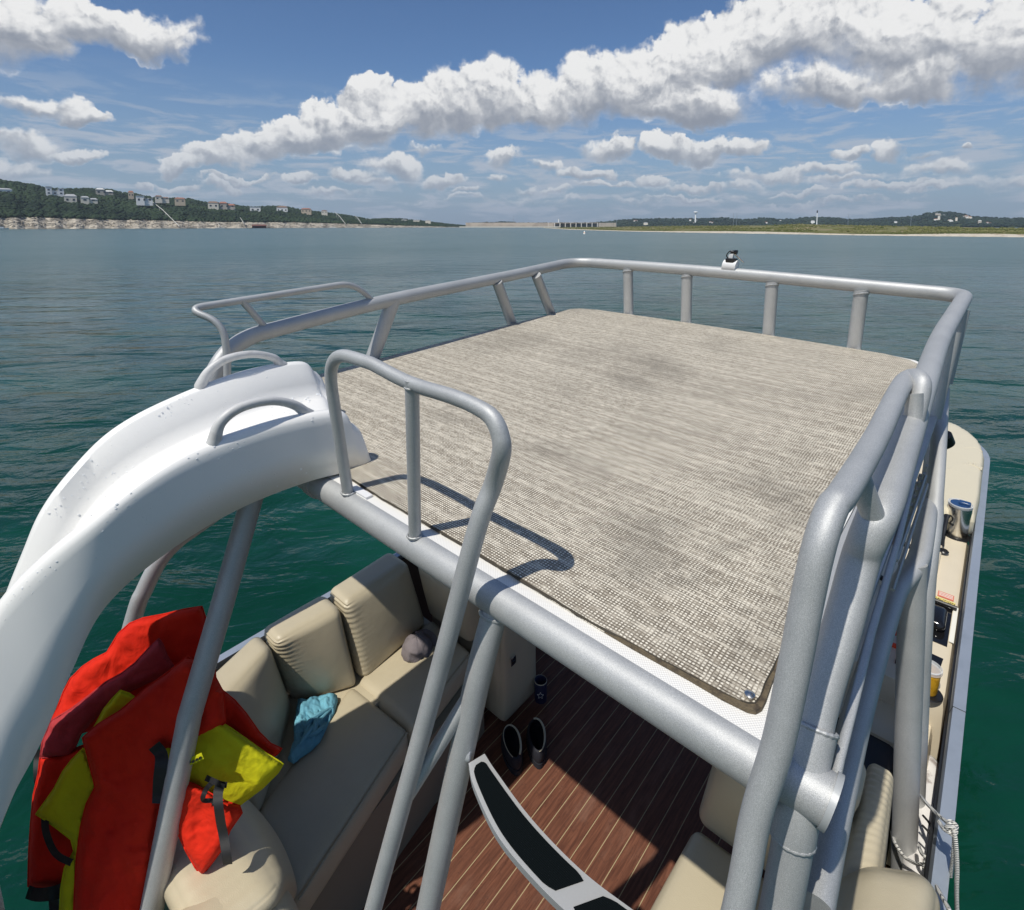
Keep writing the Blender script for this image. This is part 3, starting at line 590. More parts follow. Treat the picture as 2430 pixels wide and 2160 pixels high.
# ------------------------------------------------------------------ slide
_bm = bmesh.new(); bmesh.ops.create_icosphere(_bm, subdivisions=1, radius=1); clump_v = ([tuple(v.co) for v in _bm.verts], [tuple(v.index for v in f.verts) for f in _bm.faces]); _bm.free()
M['drop'] = mat('water_drop', (.84, .85, .85), .06, spec=.6)
def slide():
    # stations: near (starboard) crest, near lower edge, port crest ; boat x,z with their own y
    nc = [(.826, .150), (.792, .205), (.60, .227), (.40, .218), (.245, .185), (.095, .115), (-.035, .028), (-.148, -.075), (-.27, -.235), (-.37, -.42), (-.47, -.68), (-.56, -1.0), (-.66, -1.45), (-.82, -1.95), (-1.15, -2.3)]
    nl = [(.826, -.012), (.79, -.004), (.62, .013), (.405, .008), (.205, -.040), (.040, -.125), (-.075, -.262), (-.200, -.435), (-.300, -.555), (-.42, -.74), (-.54, -.98), (-.66, -1.28), (-.80, -1.65), (-.98, -2.15), (-1.2, -2.5)]
    fc = [(.965, .205), (.92, .250), (.70, .263), (.44, .226), (.262, .172), (.122, .078), (.017, -.019), (-.068, -.136), (-.16, -.27), (-.27, -.45), (-.38, -.70), (-.48, -1.02), (-.58, -1.47), (-.74, -1.98), (-1.1, -2.33)]
    yn = [1.47, 1.475, 1.49, 1.50, 1.50, 1.505, 1.55, 1.59, 1.60, 1.60, 1.60, 1.60, 1.6, 1.6, 1.6]; yl = [1.44, 1.45, 1.47, 1.48, 1.49, 1.50, 1.50, 1.50, 1.50, 1.5, 1.5, 1.5, 1.5, 1.5, 1.5]
    def sm(a): return [v for v in smooth_path([Vector((p[0], 0, p[1])) for p in a], 8)]
    NC, NL, FC = sm(nc), sm(nl), sm(fc); YN = [v.x for v in smooth_path([Vector((y, 0, 0)) for y in yn], 8)]; YL = [v.x for v in smooth_path([Vector((y, 0, 0)) for y in yl], 8)]
    n_ = len(NC); yf = 2.0; rings = []
    for i in range(n_):
        A = Vector((NC[i].x, YN[i], NC[i].z)); B_ = Vector((NL[i].x, YL[i], NL[i].z)); C_ = Vector((FC[i].x, yf, FC[i].z))
        up = (A-B_).normalized(); H_ = (A-B_).length; dn = -up
        # far lower edge mirrors the near one, the chute floor lies between
        depth = min(.165, H_*.68); t0 = i/(n_-1)
        open_ = 1.
        if i < 14: depth *= 1.   # mouth keeps its depth
        Fn = A+dn*depth; Ff = C_+dn*depth
        Y = Vector((0, 1, 0)); w_ = (C_.y-A.y)
        sec = [B_, B_.lerp(A, .5)+Y*.002, A+dn*.040+Y*.002, A+dn*.017+Y*.004, A+dn*.004+Y*.011, A+Y*.021, A+dn*.001+Y*.034, A+dn*.008+Y*.046, A+dn*(depth*.55)+Y*.058, A+dn*(depth*.86)+Y*.070, Fn+Y*.098,
               Fn.lerp(Ff, .5)+dn*.004, Ff-Y*.098, C_+dn*(depth*.86)-Y*.070, C_+dn*(depth*.55)-Y*.058, C_+dn*.008-Y*.046, C_+dn*.001-Y*.034, C_-Y*.021, C_+dn*.004-Y*.011, C_+dn*.017-Y*.004, C_+dn*.04-Y*.002, C_+dn*(H_*.5), C_+dn*H_+Y*.02]
        rings.append(sec)
    m_ = len(rings[0]); th = .012; b = MB(); vs = []; fs = []
    # rounded mouth: extra rings curling down over the deck
    first = rings[0]; pre = []
    Bn, Bf = first[0], first[-1]
    for (fx, hs_) in ((.030, .03), (.034, .30), (.032, .62), (.026, .82), (.014, .94)):
        r2 = []
        for j, p in enumerate(first):
            tj = j/(m_-1); bz = Bn.z*(1-tj)+Bf.z*tj; q_ = Vector((p.x+fx, p.y, bz+(p.z-bz)*hs_))
            if 8 < j < m_-9: q_.z = p.z*(.4+.6*hs_)+.004; q_.x = p.x+fx*1.1
            r2.append(q_)
        pre.append(r2)
    rings = pre+rings
    for s_ in rings: vs += s_
    for i in range(len(rings)-1):
        for j in range(m_-1): fs.append((i*m_+j, i*m_+j+1, (i+1)*m_+j+1, (i+1)*m_+j))
    b.add(vs, fs); o = b.build('water_slide', M['slide'], boat, sharp=60)
    md = o.modifiers.new('s', 'SOLIDIFY'); md.thickness = .008; md.offset = 0
    db = MB(); rr_ = random.Random(3); bs = clump_v
    for k in range(1100):
        i = rr_.randrange(6, 58); j = rr_.choice([0, 1, 2, 3, 8, 8, 9, 9, 10, 10, 11, 11, 12, 13, 14, 14, 14, 15]) if k < 800 else rr_.randrange(9, 13)
        if k >= 800: i = rr_.randrange(9, 24)
        if j > m_-3: continue
        fa_, fb_ = rr_.random(), rr_.random(); a_, b2, c_, d_ = rings[i][j], rings[i][j+1], rings[i+1][j+1], rings[i+1][j]
        p_ = a_.lerp(b2, fa_).lerp(d_.lerp(c_, fa_), fb_); n_ = (b2-a_).cross(d_-a_)
        if n_.length < 1e-9: continue
        n_.normalize(); dens_ = mnoise.noise(p_*7.)
        if dens_ < -.05: continue
        if j >= 3 and n_.z < 0: n_ = -n_
        if j < 3 and n_.y > 0: n_ = -n_
        s_ = rr_.choice([.0014, .0018, .0024, .0034])*(1 if k < 800 else 1.3); q_ = n_.to_track_quat('Z', 'Y'); db.add([p_+n_*.0041+q_ @ Vector((v[0]*s_*rr_.uniform(.8, 1.3), v[1]*s_, v[2]*s_*.32)) for v in bs[0]], [tuple(f) for f in bs[1]])
    dro = db.build('water_droplets', M['drop'], o, base=o['_b']); dro['kind'] = 'stuff'
    for (pts, y_, oy) in (([(470, 912), (490, 878), (530, 850), (590, 838), (640, 846), (658, 862)], 2.0, -.024), ([(515, 1058), (532, 1008), (580, 972), (650, 956), (705, 965), (735, 985)], 1.5, .024)):
        q = smooth_path([P(*a, y=y_)+Vector((0, oy, 0)) for a in pts], 6); k = len(q)
        q = [q[0]+Vector((-.004, 0, -.02))]+q+[q[-1]+Vector((.012, 0, -.012))]
        rr = [.021+.009*abs(2*(i-1)/(k-1)-1)**3 for i in range(k+2)]; rr = [x*.66 for x in rr]
        b = MB(); b.tube(q, rr, 18); b.build('slide_handle', M['handle'], o, base=o['_b'])
    return o
slide()

# ------------------------------------------------------------------ side fence, seats, console
def fence(y, x0, x1, zt_, sgn):
    b = MB(); b.puff(vb(x0, x1, y-.006, y+.006, -1.97, zt_-.04), .001, (0, 0, 0), (2, 2, 2)); f_ = b.build('side_fence', M['fence'], boat, smooth=False)
    b = MB(); pts = fillet([(x0, y, zt_-.022), (x1, y, zt_-.022), (x1+.5, y-sgn*.45, zt_-.022), (x1+.55, y-sgn*1.1, zt_-.022)], .35); 
    for i in range(len(pts)-1):
        a, c = pts[i], pts[i+1]; d = (c-a); L_ = d.length; R = Matrix.Rotation(math.atan2(d.y, d.x), 3, 'Z'); b.box((a+c)/2, (L_/2+.001, .022, .022), R)
    b.build('fence_top_rail', M['galv'], f_, smooth=False, base=f_['_b'])
    b = MB(); b.puff(vb(x0, x1, y-.02+UP.y*(-1.95-zt_), y+.02+UP.y*(-1.95-zt_), -1.998, -1.95), .003, (0, 0, 0), (2, 2, 2)); b.build('fence_bottom_rail', M['galv'], f_, smooth=False, base=f_['_b'])
    b = MB(); b.tube([(x0, y+sgn*-.031, zt_-.03), (x1, y+sgn*-.031, zt_-.03)], .006, 8); b.build('fence_gasket', M['black'], f_, base=f_['_b'])
    x = x0+.12
    while x < x1:
        b = MB(); b.lathe([(0, .006), (.006, .005), (.008, 0)], (x, y+sgn*.0225, zt_-.022), (0, sgn, 0), 10); b.build('fence_screw', M['chrome'], f_, base=f_['_b']); x += .36
    for xs in np.arange(x0+.02, x1, .8):
        b = MB(); b.puff(vb(xs-.016, xs+.016, y-sgn*.004-.016, y-sgn*.004+.016, -1.97, zt_-.03), .002, (0, 0, 0), (2, 2, 2)); b.build('fence_post', M['galv'], f_, smooth=False, base=f_['_b'])
    b = MB(); b.box((2.43, y+sgn*.0, zt_-.0215), (.0012, .0235, .0235)); b.build('rail_joint', M['black'], f_, smooth=False, base=f_['_b'])
fence(-.50, .55, 5.9, -1.2, -1); fence(2.36, -.14, 5.9, -1.27, 1)
b = MB(); b.puff(vb(-.155, -.111, 1.22, 2.36, -1.294, -1.25), .004, (0, 0, 0), (2, 4, 2)); sf = b.build('stern_rail', M['galv'], boat, smooth=False); b = MB(); b.puff(vb(-.137, -.129, 1.22, 2.36, -1.97, -1.27), .001, (0, 0, 0), (2, 2, 2)); b.build('stern_panel', M['fence'], sf, smooth=False, base=sf['_b'])

def cush(par, fbl, fbr, ftl, ftr, dL, dR, name='back_cushion', m='vinyl', r=.045, bulge=(0, 0, .03), n=(18, 14, 10), wr=None, dLb=None, dRb=None):
    """cushion by its front face (bottom/top, left/right) and depth vectors"""
    V_ = Vector; a, b2, c, d = V_(fbl), V_(fbr), V_(ftr), V_(ftl); dL, dR = V_(dL), V_(dR); dLb = V_(dLb) if dLb else dL; dRb = V_(dRb) if dRb else dR
    b = MB(); b.puff([a+dLb, b2+dRb, c+dR, d+dL, a, b2, c, d], r, bulge, n, wr); return b.build(name, M[m], par, base=par['_b'], sharp=70)
pb = MB(); pb.prism([(.17, 1.27), (1.42, 1.50), (1.42, 2.2), (.3, 2.2), (.1, 1.62)], ZF+.002, -1.63); bench = pb.build('lounge_bench', M['skirt'], boat, smooth=False)
def seat(par, bl, br, fr, fl, z=-1.5, th=.14, n=(22, 18, 8), bulge=.018, r=.04, wr=None, m='vinyl'):
    c8 = [Vector((p[0], p[1], z))-UP*th for p in (fl, fr, br, bl)]+[Vector((p[0], p[1], z)) for p in (fl, fr, br, bl)]
    b = MB(); b.puff(c8, r, (.006, .006, bulge), n, wr); return b.build('seat_cushion', M[m], par, base=par['_b'], sharp=70)
PL = lambda q, z: tuple(P(*q, z=z))[:2]
b = MB(); b.prism([(.14, 1.56), (.30, 2.05), (.56, 2.10), (1.0, 2.1), (1.40, 2.1), (1.40, 1.80), (.5, 1.65)], -1.56, -1.515); b.build('corner_filler', M['vinyl'], bench, smooth=False, base=bench['_b'])
seat(bench, (.185, 1.66), (.822, 1.91), (.862, 1.452), (.135, 1.225)); seat(bench, (.843, 1.915), (1.425, 1.95), (1.405, 1.565), (.878, 1.452))
for pts in ([(.135, 1.225), (.862, 1.452)], [(.878, 1.452), (1.405, 1.565)]):
    b = MB(); b.tube([Vector((*pts[0], -1.507))+Vector((.02, -.0, 0)), Vector((*pts[1], -1.507))-Vector((.02, 0, 0))], .005, 8); b.build('piping', M['piping'], bench, base=bench['_b'])
W1 = [(1, 0, -1, .0075, 95., .07)]
# backs from the bow corner aft
cush(bench, (.86, 1.86, -1.53), (1.385, 1.93, -1.53), (.925, 2.02, -1.085), (1.375, 2.05, -1.085), (0, .19, .0), (0, .19, .0), dLb=(.03, .30, 0), dRb=(0, .28, 0), n=(26, 110, 10), wr=[(1, 0, -1, .0030, 230., .05)], r=.05)
cush(bench, (.565, 2.03, -1.53), (.845, 1.855, -1.53), (.555, 2.05, -1.085), (.905, 2.02, -1.085), (0, .16, 0), (0, .19, 0), dLb=(-.02, .16, 0), dRb=(.03, .30, 0), n=(26, 110, 10), wr=[(1, 0, -1, .0036, 240., .055)], r=.045)
cush(bench, (.185, 1.60, -1.53), (.545, 2.01, -1.53), (.16, 1.86, -1.085), (.535, 2.04, -1.085), (-.10, .20, -.03), (-.0, .16, 0), dLb=(-.12, .2, 0), dRb=(0, .2, 0), n=(26, 24, 10), r=.05)
cush(bench, (.165, 1.23, -1.53), (.17, 1.58, -1.53), (.125, 1.05, -1.09), (.10, 1.84, -1.12), (-.26, .02, 0), (-.25, .05, 0), dLb=(-.25, 0, 0), dRb=(-.2, 0, 0), n=(100, 26, 16), wr=[(0, 1, 1, .0028, 190., .06)], r=.07, bulge=(.0, .0, .05))
b = MB(); b.puff([(-.34, .93, -1.62), (.10, .94, -1.62), (.13, 1.30, -1.62), (-.34, 1.30, -1.62), (-.32, .96, -1.10), (.10, .98, -1.13), (.12, 1.30, -1.12), (-.32, 1.34, -1.08)], .12, (.02, .02, .02), (24, 24, 16)); b.build('arm_cushion', M['vinyl'], bench, base=bench['_b'], sharp=75)
# transverse end of the bench with a storage door
cush(bench, (1.42, 1.60, -1.50), (1.42, 1.98, -1.50), (1.40, 1.60, -1.09), (1.39, 2.02, -1.09), (.13, 0, 0), (.13, .0, 0), n=(16, 16, 8), r=.04, bulge=(0, 0, .02))
cush(bench, (1.43, 1.36, -1.97), (1.43, 1.56, -1.97), (1.56, 1.56, -1.12), (1.56, 1.76, -1.10), (.08, 0, 0), (.08, 0, 0), name='end_panel', n=(10, 10, 6), r=.03, bulge=(0, 0, .01))
b = MB(); b.puff(vb(1.64, 1.96, 1.54, 2.2, -1.97, -1.10), .035, (0, 0, 0), (10, 10, 10)); dr_ = b.build('storage_end', M['vinyl'], bench, base=bench['_b'])
b = MB(); b.box((1.585, 1.412, -1.62), (.022, .005, .032)); b.build('latch', M['chrome'], bench, smooth=False, base=bench['_b'])
b = MB(); b.box((1.585, 1.406, -1.625), (.012, .004, .014)); b.build('latch_grip', M['black'], bench, smooth=False, base=bench['_b'])

# starboard aft seat
pb = MB(); pb.prism([(.62, -.28), (1.44, -.28), (1.44, .19), (.62, .20)], ZF+.002, -1.63); seatb = pb.build('aft_seat', M['skirt'], boat, smooth=False)
seat(seatb, (.70, .232), (1.39, .218), (1.40, -.25), (.70, -.25))
cush(seatb, (1.405, -.24, -1.53), (1.395, .225, -1.53), (1.50, -.225, -.965), (1.47, .235, -.97), (.22, .0, -.01), (.2, .0, 0), dLb=(.16, 0, 0), dRb=(.16, 0, 0), r=.055, n=(22, 22, 10), bulge=(0, 0, .025), wr=[(1, 0, -1, .004, 100., .05)])
b = MB(); b.puff([(1.22, -.45, -1.65), (1.80, -.42, -1.65), (1.80, -.27, -1.65), (1.15, -.28, -1.65), (1.31, -.345, -1.12), (1.82, -.312, -1.09), (1.82, -.232, -1.09), (1.22, -.222, -1.12)], .038, (0, .008, .015), (110, 18, 22), [(0, 2, 1, .0028, 210., .06)]); b.build('side_cushion', M['vinyl'], seatb, base=seatb['_b'], sharp=75)
b = MB(); b.puff([(.62, -.475, -1.65), (1.36, -.475, -1.65), (1.30, -.20, -1.65), (.62, -.18, -1.65), (.60, -.48, -1.00), (1.54, -.485, -1.03), (1.36, -.235, -1.03), (.60, -.19, -1.00)], .10, (.03, .03, .04), (26, 22, 18)); b.build('arm_cushion', M['vinyl'], seatb, base=seatb['_b'], sharp=75)

# starboard helm console
Zc = -1.25
cy_ = lambda x, z=Zc: P(x, 1500, z=z)
pb = MB(); pb.puff(vb(2.49, 4.22, -.465, .08, -1.97, Zc), .03, (0, 0, 0), (14, 10, 10)); con = pb.build('helm_console', M['mould'], boat)
def cpart(name, mm, fn): b = MB(); fn(b); return b.build(name, mm, con, base=con['_b'], sharp=35)
cpart('raised_ledge', M['mould'], lambda b: b.puff([(3.22, -.345, Zc-.01), (3.95, -.345, Zc-.01), (3.95, .0, Zc-.01), (3.22, .0, Zc-.01), (3.25, -.335, Zc+.022), (3.92, -.335, Zc+.022), (3.92, .0, Zc+.022), (3.25, .0, Zc+.022)], .012, (0, 0, 0), (10, 8, 4)))
pc = P(2238, 1315, z=Zc); cpart('drain_hole', M['black'], lambda b: b.lathe([(0, .026), (.024, .026), (.03, .020)], (pc.x, pc.y, Zc)))
pc = P(2271, 1272, z=Zc); cpart('cup_holder', M['black'], lambda b: b.lathe([(.0, .003), (.075, .003), (.082, .001)], (pc.x+.01, pc.y+.005, Zc), seg=40)); CUP1 = Vector((pc.x, pc.y, Zc))
# glossy recessed instrument box
gb = [(2.93, -.43), (3.25, -.43), (3.25, -.30), (2.93, -.30)]
cpart('instrument_recess', M['gloss'], lambda b: b.prism([(2.90, -.437), (3.27, -.437), (3.27, -.28), (2.90, -.28)], Zc, Zc+.004))
cpart('instrument_bezel', M['black'], lambda b: b.tube([(3.255, -.45, Zc+.014), (3.255, -.20, Zc+.014)], .015, 12))
cpart('instrument_cover', M['gloss'], lambda b: b.puff([(2.98, -.42, Zc), (3.21, -.42, Zc), (3.21, -.22, Zc), (2.98, -.22, Zc), (3.0, -.41, Zc+.05), (3.18, -.41, Zc+.05), (3.18, -.22, Zc+.05), (3.0, -.22, Zc+.05)], .045, (0, 0, .01), (12, 12, 8)))
cpart('cup_recess', M['gloss'], lambda b: b.prism([(2.60, -.415), (2.79, -.430), (2.80, -.25), (2.60, -.25)], Zc, Zc+.004))
ov = smooth_path([(3.35, .10, Zc+.03), (3.40, -.02, Zc+.10), (3.38, -.16, Zc+.16), (3.30, -.24, Zc+.10), (3.26, -.28, Zc+.02)])
cpart('steering_wheel', M['black'], lambda b: b.tube(smooth_path([Vector((3.32+.12*math.cos(a), -.13+.15*math.sin(a), Zc+.13+.07*math.cos(a))) for a in np.linspace(0, 2*math.pi, 25)], 2), .015, 10))
cpart('throttle_lever', M['black'], lambda b: b.tube(smooth_path([(3.92, -.335, Zc+.01), (3.98, -.315, Zc+.08), (4.10, -.305, Zc+.15)]), [.012]*6+[.014]*6+[.02], 10))
def sticker(x0, x1, y0, y1, m_, name='warning_sticker'): return cpart(name, m_, lambda b: b.prism([(x0, y0), (x1, y0), (x1, y1), (x0, y1)], Zc+.002, Zc+.005))
q1 = P(2254, 1417, z=Zc); q2 = P(2250, 1428, z=Zc)
sticker(3.335, 3.39, -.435, -.36, M['warn']); s2 = sticker(3.285, 3.322, -.445, -.345, M['stickY']); sticker(2.95, 3.283, -.4605, -.4395, M['stick'])
def text(body, m_, mtx, size, par, ext=.0006, name='lettering'):
    cu = bpy.data.curves.new('t', 'FONT'); cu.body = body; cu.size = size; cu.extrude = ext; cu.align_x = 'CENTER'; cu.align_y = 'CENTER'
    ob = bpy.data.objects.new('t', cu); S.collection.objects.link(ob); dg = bpy.context.evaluated_depsgraph_get(); me = bpy.data.meshes.new_from_object(ob.evaluated_get(dg))
    bpy.data.objects.remove(ob); me.transform(mtx); me.materials.clear(); me.materials.append(m_)
    o = bpy.data.objects.new(name, me); S.collection.objects.link(o); o.parent = par; o['_b'] = par['_b']; 
    kb = K(par['_b'])
    for v in me.vertices: v.co = K(v.co)-kb
    return o
text('CAUTION', M['ink'], Matrix.Translation((3.303, -.395, Zc+.0062)) @ Matrix.Rotation(-math.pi/2, 4, 'Z'), .022, con)
for k in range(3):
    cpart('warning_text_line', M['stick'], lambda b: b.prism([(3.347+.014*k, -.43), (3.352+.014*k, -.43), (3.352+.014*k, -.365), (3.347+.014*k, -.365)], Zc+.0055, Zc+.0065))
cpart('console_step', M['mould'], lambda b: b.puff(vb(2.23, 2.50, -.46, .05, -1.97, -1.38), .03, (0, 0, 0), (8, 8, 8)))
b = MB(); b.puff(vb(1.93, 2.40, -.36, .12, -1.9, -1.40), .04, (0, 0, 0), (8, 8, 8)); b.build('dark_block', M['dark_in'], boat)  # plain near-black block aft of the console
# bow starboard lounge back
ol = [(160, 830), (150, 600), (170, 300), (215, 60), (245, 22), (330, 55), (430, 115), (510, 190), (545, 250), (566, 330), (560, 400), (548, 470), (525, 700), (497, 820), (482, 872), (430, 868), (330, 835), (230, 830)]
ol = [(2180+x*.2753, 1000+y*.2753) for x, y in ol]
b = MB(); b.pillow(ol, lambda x, y, h: P(x, y, z=-1.13)+UP*h, .05, 11, 60, fold=.004, back=2.2)
bl = b.build('bow_lounge', M['vinyl2'], boat, sharp=60)
for sm_ in ([(355, 235), (430, 225), (500, 232), (548, 262)], [(240, 420), (300, 385), (380, 360), (460, 357), (510, 375), (552, 408)]):
    q = smooth_path([P(2180+x*.2753, 1000+y*.2753, z=-1.082) for x, y in sm_]); b = MB(); b.tube(q, [.004]*len(q), 8)
    if len(sm_) > 4:
        for i in range(2, len(q)-2, 2): b.puff([q[i]+Vector((dx_*.03-.03, dy_*.007, dz_*.006)) for dz_ in (-1, 1) for dx_, dy_ in ((-1, -1), (1, -1), (1, 1), (-1, 1))], .005, (0, 0, 0), (3, 3, 3))
    b.build('seam', M['vinyl2'], bl, base=bl['_b'])
b = MB(); b.prism([(4.2, -.45), (6.1, -.45), (6.2, -.1), (4.2, -.1)], ZF+.002, -1.5); b.build('lounge_base', M['mould'], bl, smooth=False, base=bl['_b'])

# ================================================================== LOOSE THINGS ABOARD
def loose(name, label, cat, base, group=None): return thing(name, label, cat, base, group)
def lp(par, name, m_, fn, sharp=40): b = MB(); fn(b); return b.build(name, m_, par, base=par['_b'], sharp=sharp)
t1 = loose('tumbler', 'tall stainless steel tumbler with dark blue lid and number 22, on the cream console', 'tumbler', CUP1)
H1 = .205; lp(t1, 'cup', M['steel'], lambda b: b.lathe([(0, .002), (.050, .002), (.054, .010), (.062, H1*.55), (.066, H1-.012), (.065, H1-.004), (.060, H1-.004)], CUP1, seg=48))
lp(t1, 'lid', M['clear'], lambda b: b.lathe([(.066, H1-.006), (.069, H1-.002), (.069, H1+.012), (.064, H1+.014), (.060, H1+.006), (.0, H1+.006)], CUP1, seg=48))
lp(t1, 'slider', M['bluelid'], lambda b: (b.puff([CUP1+UP*(H1+.007+sz)+Vector((sx, sy, 0)) for sz in (0, .022) for sx, sy in ((-.02, -.055), (.022, -.055), (.022, .01), (-.02, .01))], .006, (0, 0, 0), (5, 5, 4)), b.lathe([(0, H1+.010), (.055, H1+.010), (.055, H1+.006)], CUP1)))
for k, ch in enumerate('22'):
    a = math.radians((104, 141)[k]); rr = .0640
    n_ = Vector((math.cos(a), math.sin(a), -.05)); X_ = Vector((math.sin(a)*-1, math.cos(a), 0)); Z_ = UP
    mt = Matrix.Translation(CUP1+Vector((math.cos(a)*rr*.975, math.sin(a)*rr*.975, 0))+UP*.108) @ Matrix(((X_.x, Z_.x, n_.x, 0), (X_.y, Z_.y, n_.y, 0), (X_.z, Z_.z, n_.z, 0), (0, 0, 0, 1)))
    text(ch, M['ink'], mt, .088, t1, .0025)
c2 = Vector((2.60, -.435, Zc-.01)); t2 = loose('tumbler', 'short yellow tumbler with clear lid in the console cup recess', 'tumbler', c2); c2 = P(2215, 1648, z=Zc)
t2.location = (TB @ K(c2)); t2['_b'] = tuple(c2)
lp(t2, 'cup', M['amber'], lambda b: b.lathe([(0, .002), (.034, .002), (.038, .01), (.044, .085), (.046, .10), (.044, .104)], c2+Vector((0, .025, .004)), seg=40))
lp(t2, 'lid', M['clear'], lambda b: b.lathe([(.046, .10), (.050, .104), (.050, .118), (.045, .12), (.043, .11), (0, .11)], c2+Vector((0, .025, .004)), seg=40))
lp(t2, 'coaster', M['black'], lambda b: b.lathe([(0, .004), (.055, .004), (.058, 0)], c2+Vector((0, .02, .0)), seg=30))
# orange throw ring
rc = P(2108, 1545, z=-1.30); t3 = loose('life_ring', 'orange ring buoy hanging behind the starboard support legs', 'life ring', rc)
Rv = Vector(MO_[:, 2]); Rr = Vector((Rv.x, Rv.y, -.1)).normalized()
def ring(b, R0, r0, a0=0, a1=2*math.pi, k=40):
    up = Vector((0, 0, 1)); sd = Rr.cross(up).normalized(); up2 = sd.cross(Rr)
    b.tube([rc+sd*R0*math.cos(a0+(a1-a0)*i/k)+up2*R0*1.25*math.sin(a0+(a1-a0)*i/k) for i in range(k+1)], r0, 14, cap=False)
lp(t3, 'ring', M['lifering'], lambda b: ring(b, .105, .024)); lp(t3, 'handle', M['lifering'], lambda b: b.tube([rc+Vector((0, 0, .13)), rc+Vector((.01, 0, .24))], .018, 10)); lp(t3, 'grip', M['lifering'], lambda b: b.tube([rc+Vector((-.02, .10, .05)), rc+Vector((.0, -.06, .05))], .016, 10))
lp(t3, 'buckle', M['white'], lambda b: b.puff([rc+Vector((-.03+sx*.05, .09+sy*.04, .10+sz*.10)) for sz in (-.5, .5) for sx, sy in ((-.5, -.5), (.5, -.5), (.5, .5), (-.5, .5))], .012, (0, 0, 0), (5, 5, 5)))
lp(t3, 'cord', M['rope'], lambda b: b.tube(smooth_path([rc+Vector((-.05, .04, -.17)), rc+Vector((-.07, .03, -.25)), rc+Vector((-.05, -.03, -.27)), rc+Vector((-.04, -.05, -.18))]), .005, 8))
# fender and ropes
fa, fb = P(2207, 1790, z=-1.46), P(2180, 2130, z=-1.50)
t4 = loose('boat_fender', 'scuffed white fender wedged between support leg and side fence', 'fender', (fa+fb)/2)
ax_ = (fb-fa).normalized(); L4 = (fb-fa).length
lp(t4, 'body', M['fender'], lambda b: b.lathe([(0, 0), (.03, .012), (.048, .05), (.053, .10), (.053, L4-.10), (.048, L4-.05), (.03, L4-.012), (0, L4)], fa+Vector((0, .0, -.02)), ax_, 30))
lp(t4, 'bungee', M['strap'], lambda b: (b.tube(smooth_path([P(2190, 1935, z=-1.27), P(2206, 1955, z=-1.26), P(2218, 1985, z=-1.28)]), .004, 8), b.tube(smooth_path([P(2188, 1958, z=-1.27), P(2204, 1975, z=-1.27), P(2216, 1995, z=-1.28)]), .004, 8)))
def rope(label, paths, base):
    t = loose('mooring_rope', label, 'rope', base, )
    for nm, pts, r in paths: lp(t, nm, M['rope'], lambda b: b.tube(smooth_path(pts, 8), r, 10))
    return t
def knot(c, s):
    return [c+Vector((s*math.sin(2*a+.4)*.9, s*math.cos(3*a), s*.8*math.sin(3*a))) for a in np.linspace(0, 2*math.pi*.97, 22)]
q = lambda x, y, z=-1.42: P(x, y, z=z)
kn = P(2205, 2058, d=2.02)
def pd(x, y, d): return P(x, y, d=d)
kn = P(2205, 2058, d=1.80)
rope('white rope knotted low around the starboard support leg', [
    ('rope_line', [pd(2118, 1975, 2.10), pd(2124, 2000, 2.0), pd(2145, 2032, 1.93), pd(2170, 2048, 1.88), pd(2195, 2055, 1.82), pd(2212, 2085, 1.74), pd(2232, 2122, 1.63), pd(2256, 2165, 1.51), pd(2290, 2230, 1.48)], .0065),
    ('rope_line', [pd(2180, 2008, 1.92), pd(2188, 2026, 1.84), pd(2204, 2044, 1.80), pd(2208, 2072, 1.78)], .0065), ('knot', knot(kn, .013), .0065)], kn)
k2 = P(2258, 1962, d=1.655)
rope('white rope hitched over the starboard fence rail, its tail hanging outside', [
    ('rope_line', [pd(2183, 1888, 2.0), pd(2200, 1908, 1.90), pd(2225, 1933, 1.78), pd(2245, 1950, 1.69), pd(2262, 1968, 1.645), pd(2268, 2000, 1.635), pd(2271, 2060, 1.66), pd(2270, 2120, 1.70), pd(2272, 2200, 1.76), pd(2274, 2300, 1.8)], .0062),
    ('rope_line', [pd(2228, 1950, 1.72), pd(2240, 1968, 1.67), pd(2255, 1978, 1.65), pd(2264, 1990, 1.645), pd(2262, 2030, 1.665), pd(2256, 2080, 1.72)], .0058), ('knot', knot(k2, .012), .006)], k2)
# clamp light on the bow rail
cc = Vector(P(1733, 632, x=3.745)); t5 = loose('clamp_light', 'small black and white clamp camera mount on the forward rail', 'camera mount', cc)
lp(t5, 'clamp', M['white'], lambda b: b.tube([cc+Vector((0, .045, .0)), cc+Vector((0, -.045, .0))], .0395, 20)); lp(t5, 'base', M['black'], lambda b: b.puff([cc+Vector((sx*.03, sy*(.026+.010*(sz > .05)), sz)) for sz in (.012, .052) for sx, sy in ((-1, -1), (1, -1), (1, 1), (-1, 1))], .008, (0, 0, 0), (5, 5, 5)))
lp(t5, 'arm', M['white'], lambda b: (b.box(cc+Vector((0, 0.005, .062)), (.012, .014, .012)), b.box(cc+Vector((0, .0, .085)), (.010, .010, .014)))); lp(t5, 'head', M['gloss'], lambda b: b.tube([cc+Vector((0, .012, .088)), cc+Vector((0, -.030, .092))], .013, 14)); lp(t5, 'loop', M['black'], lambda b: b.tube(smooth_path([cc+Vector((0, .022, .05)), cc+Vector((0, .038, .065)), cc+Vector((0, .026, .09)), cc+Vector((0, .005, .098))]), .004, 8))
lp(t5, 'rod', M['steel'], lambda b: b.tube([cc+Vector((0, -.015, .080)), cc+Vector((0, -.085, .03))], .005, 8))
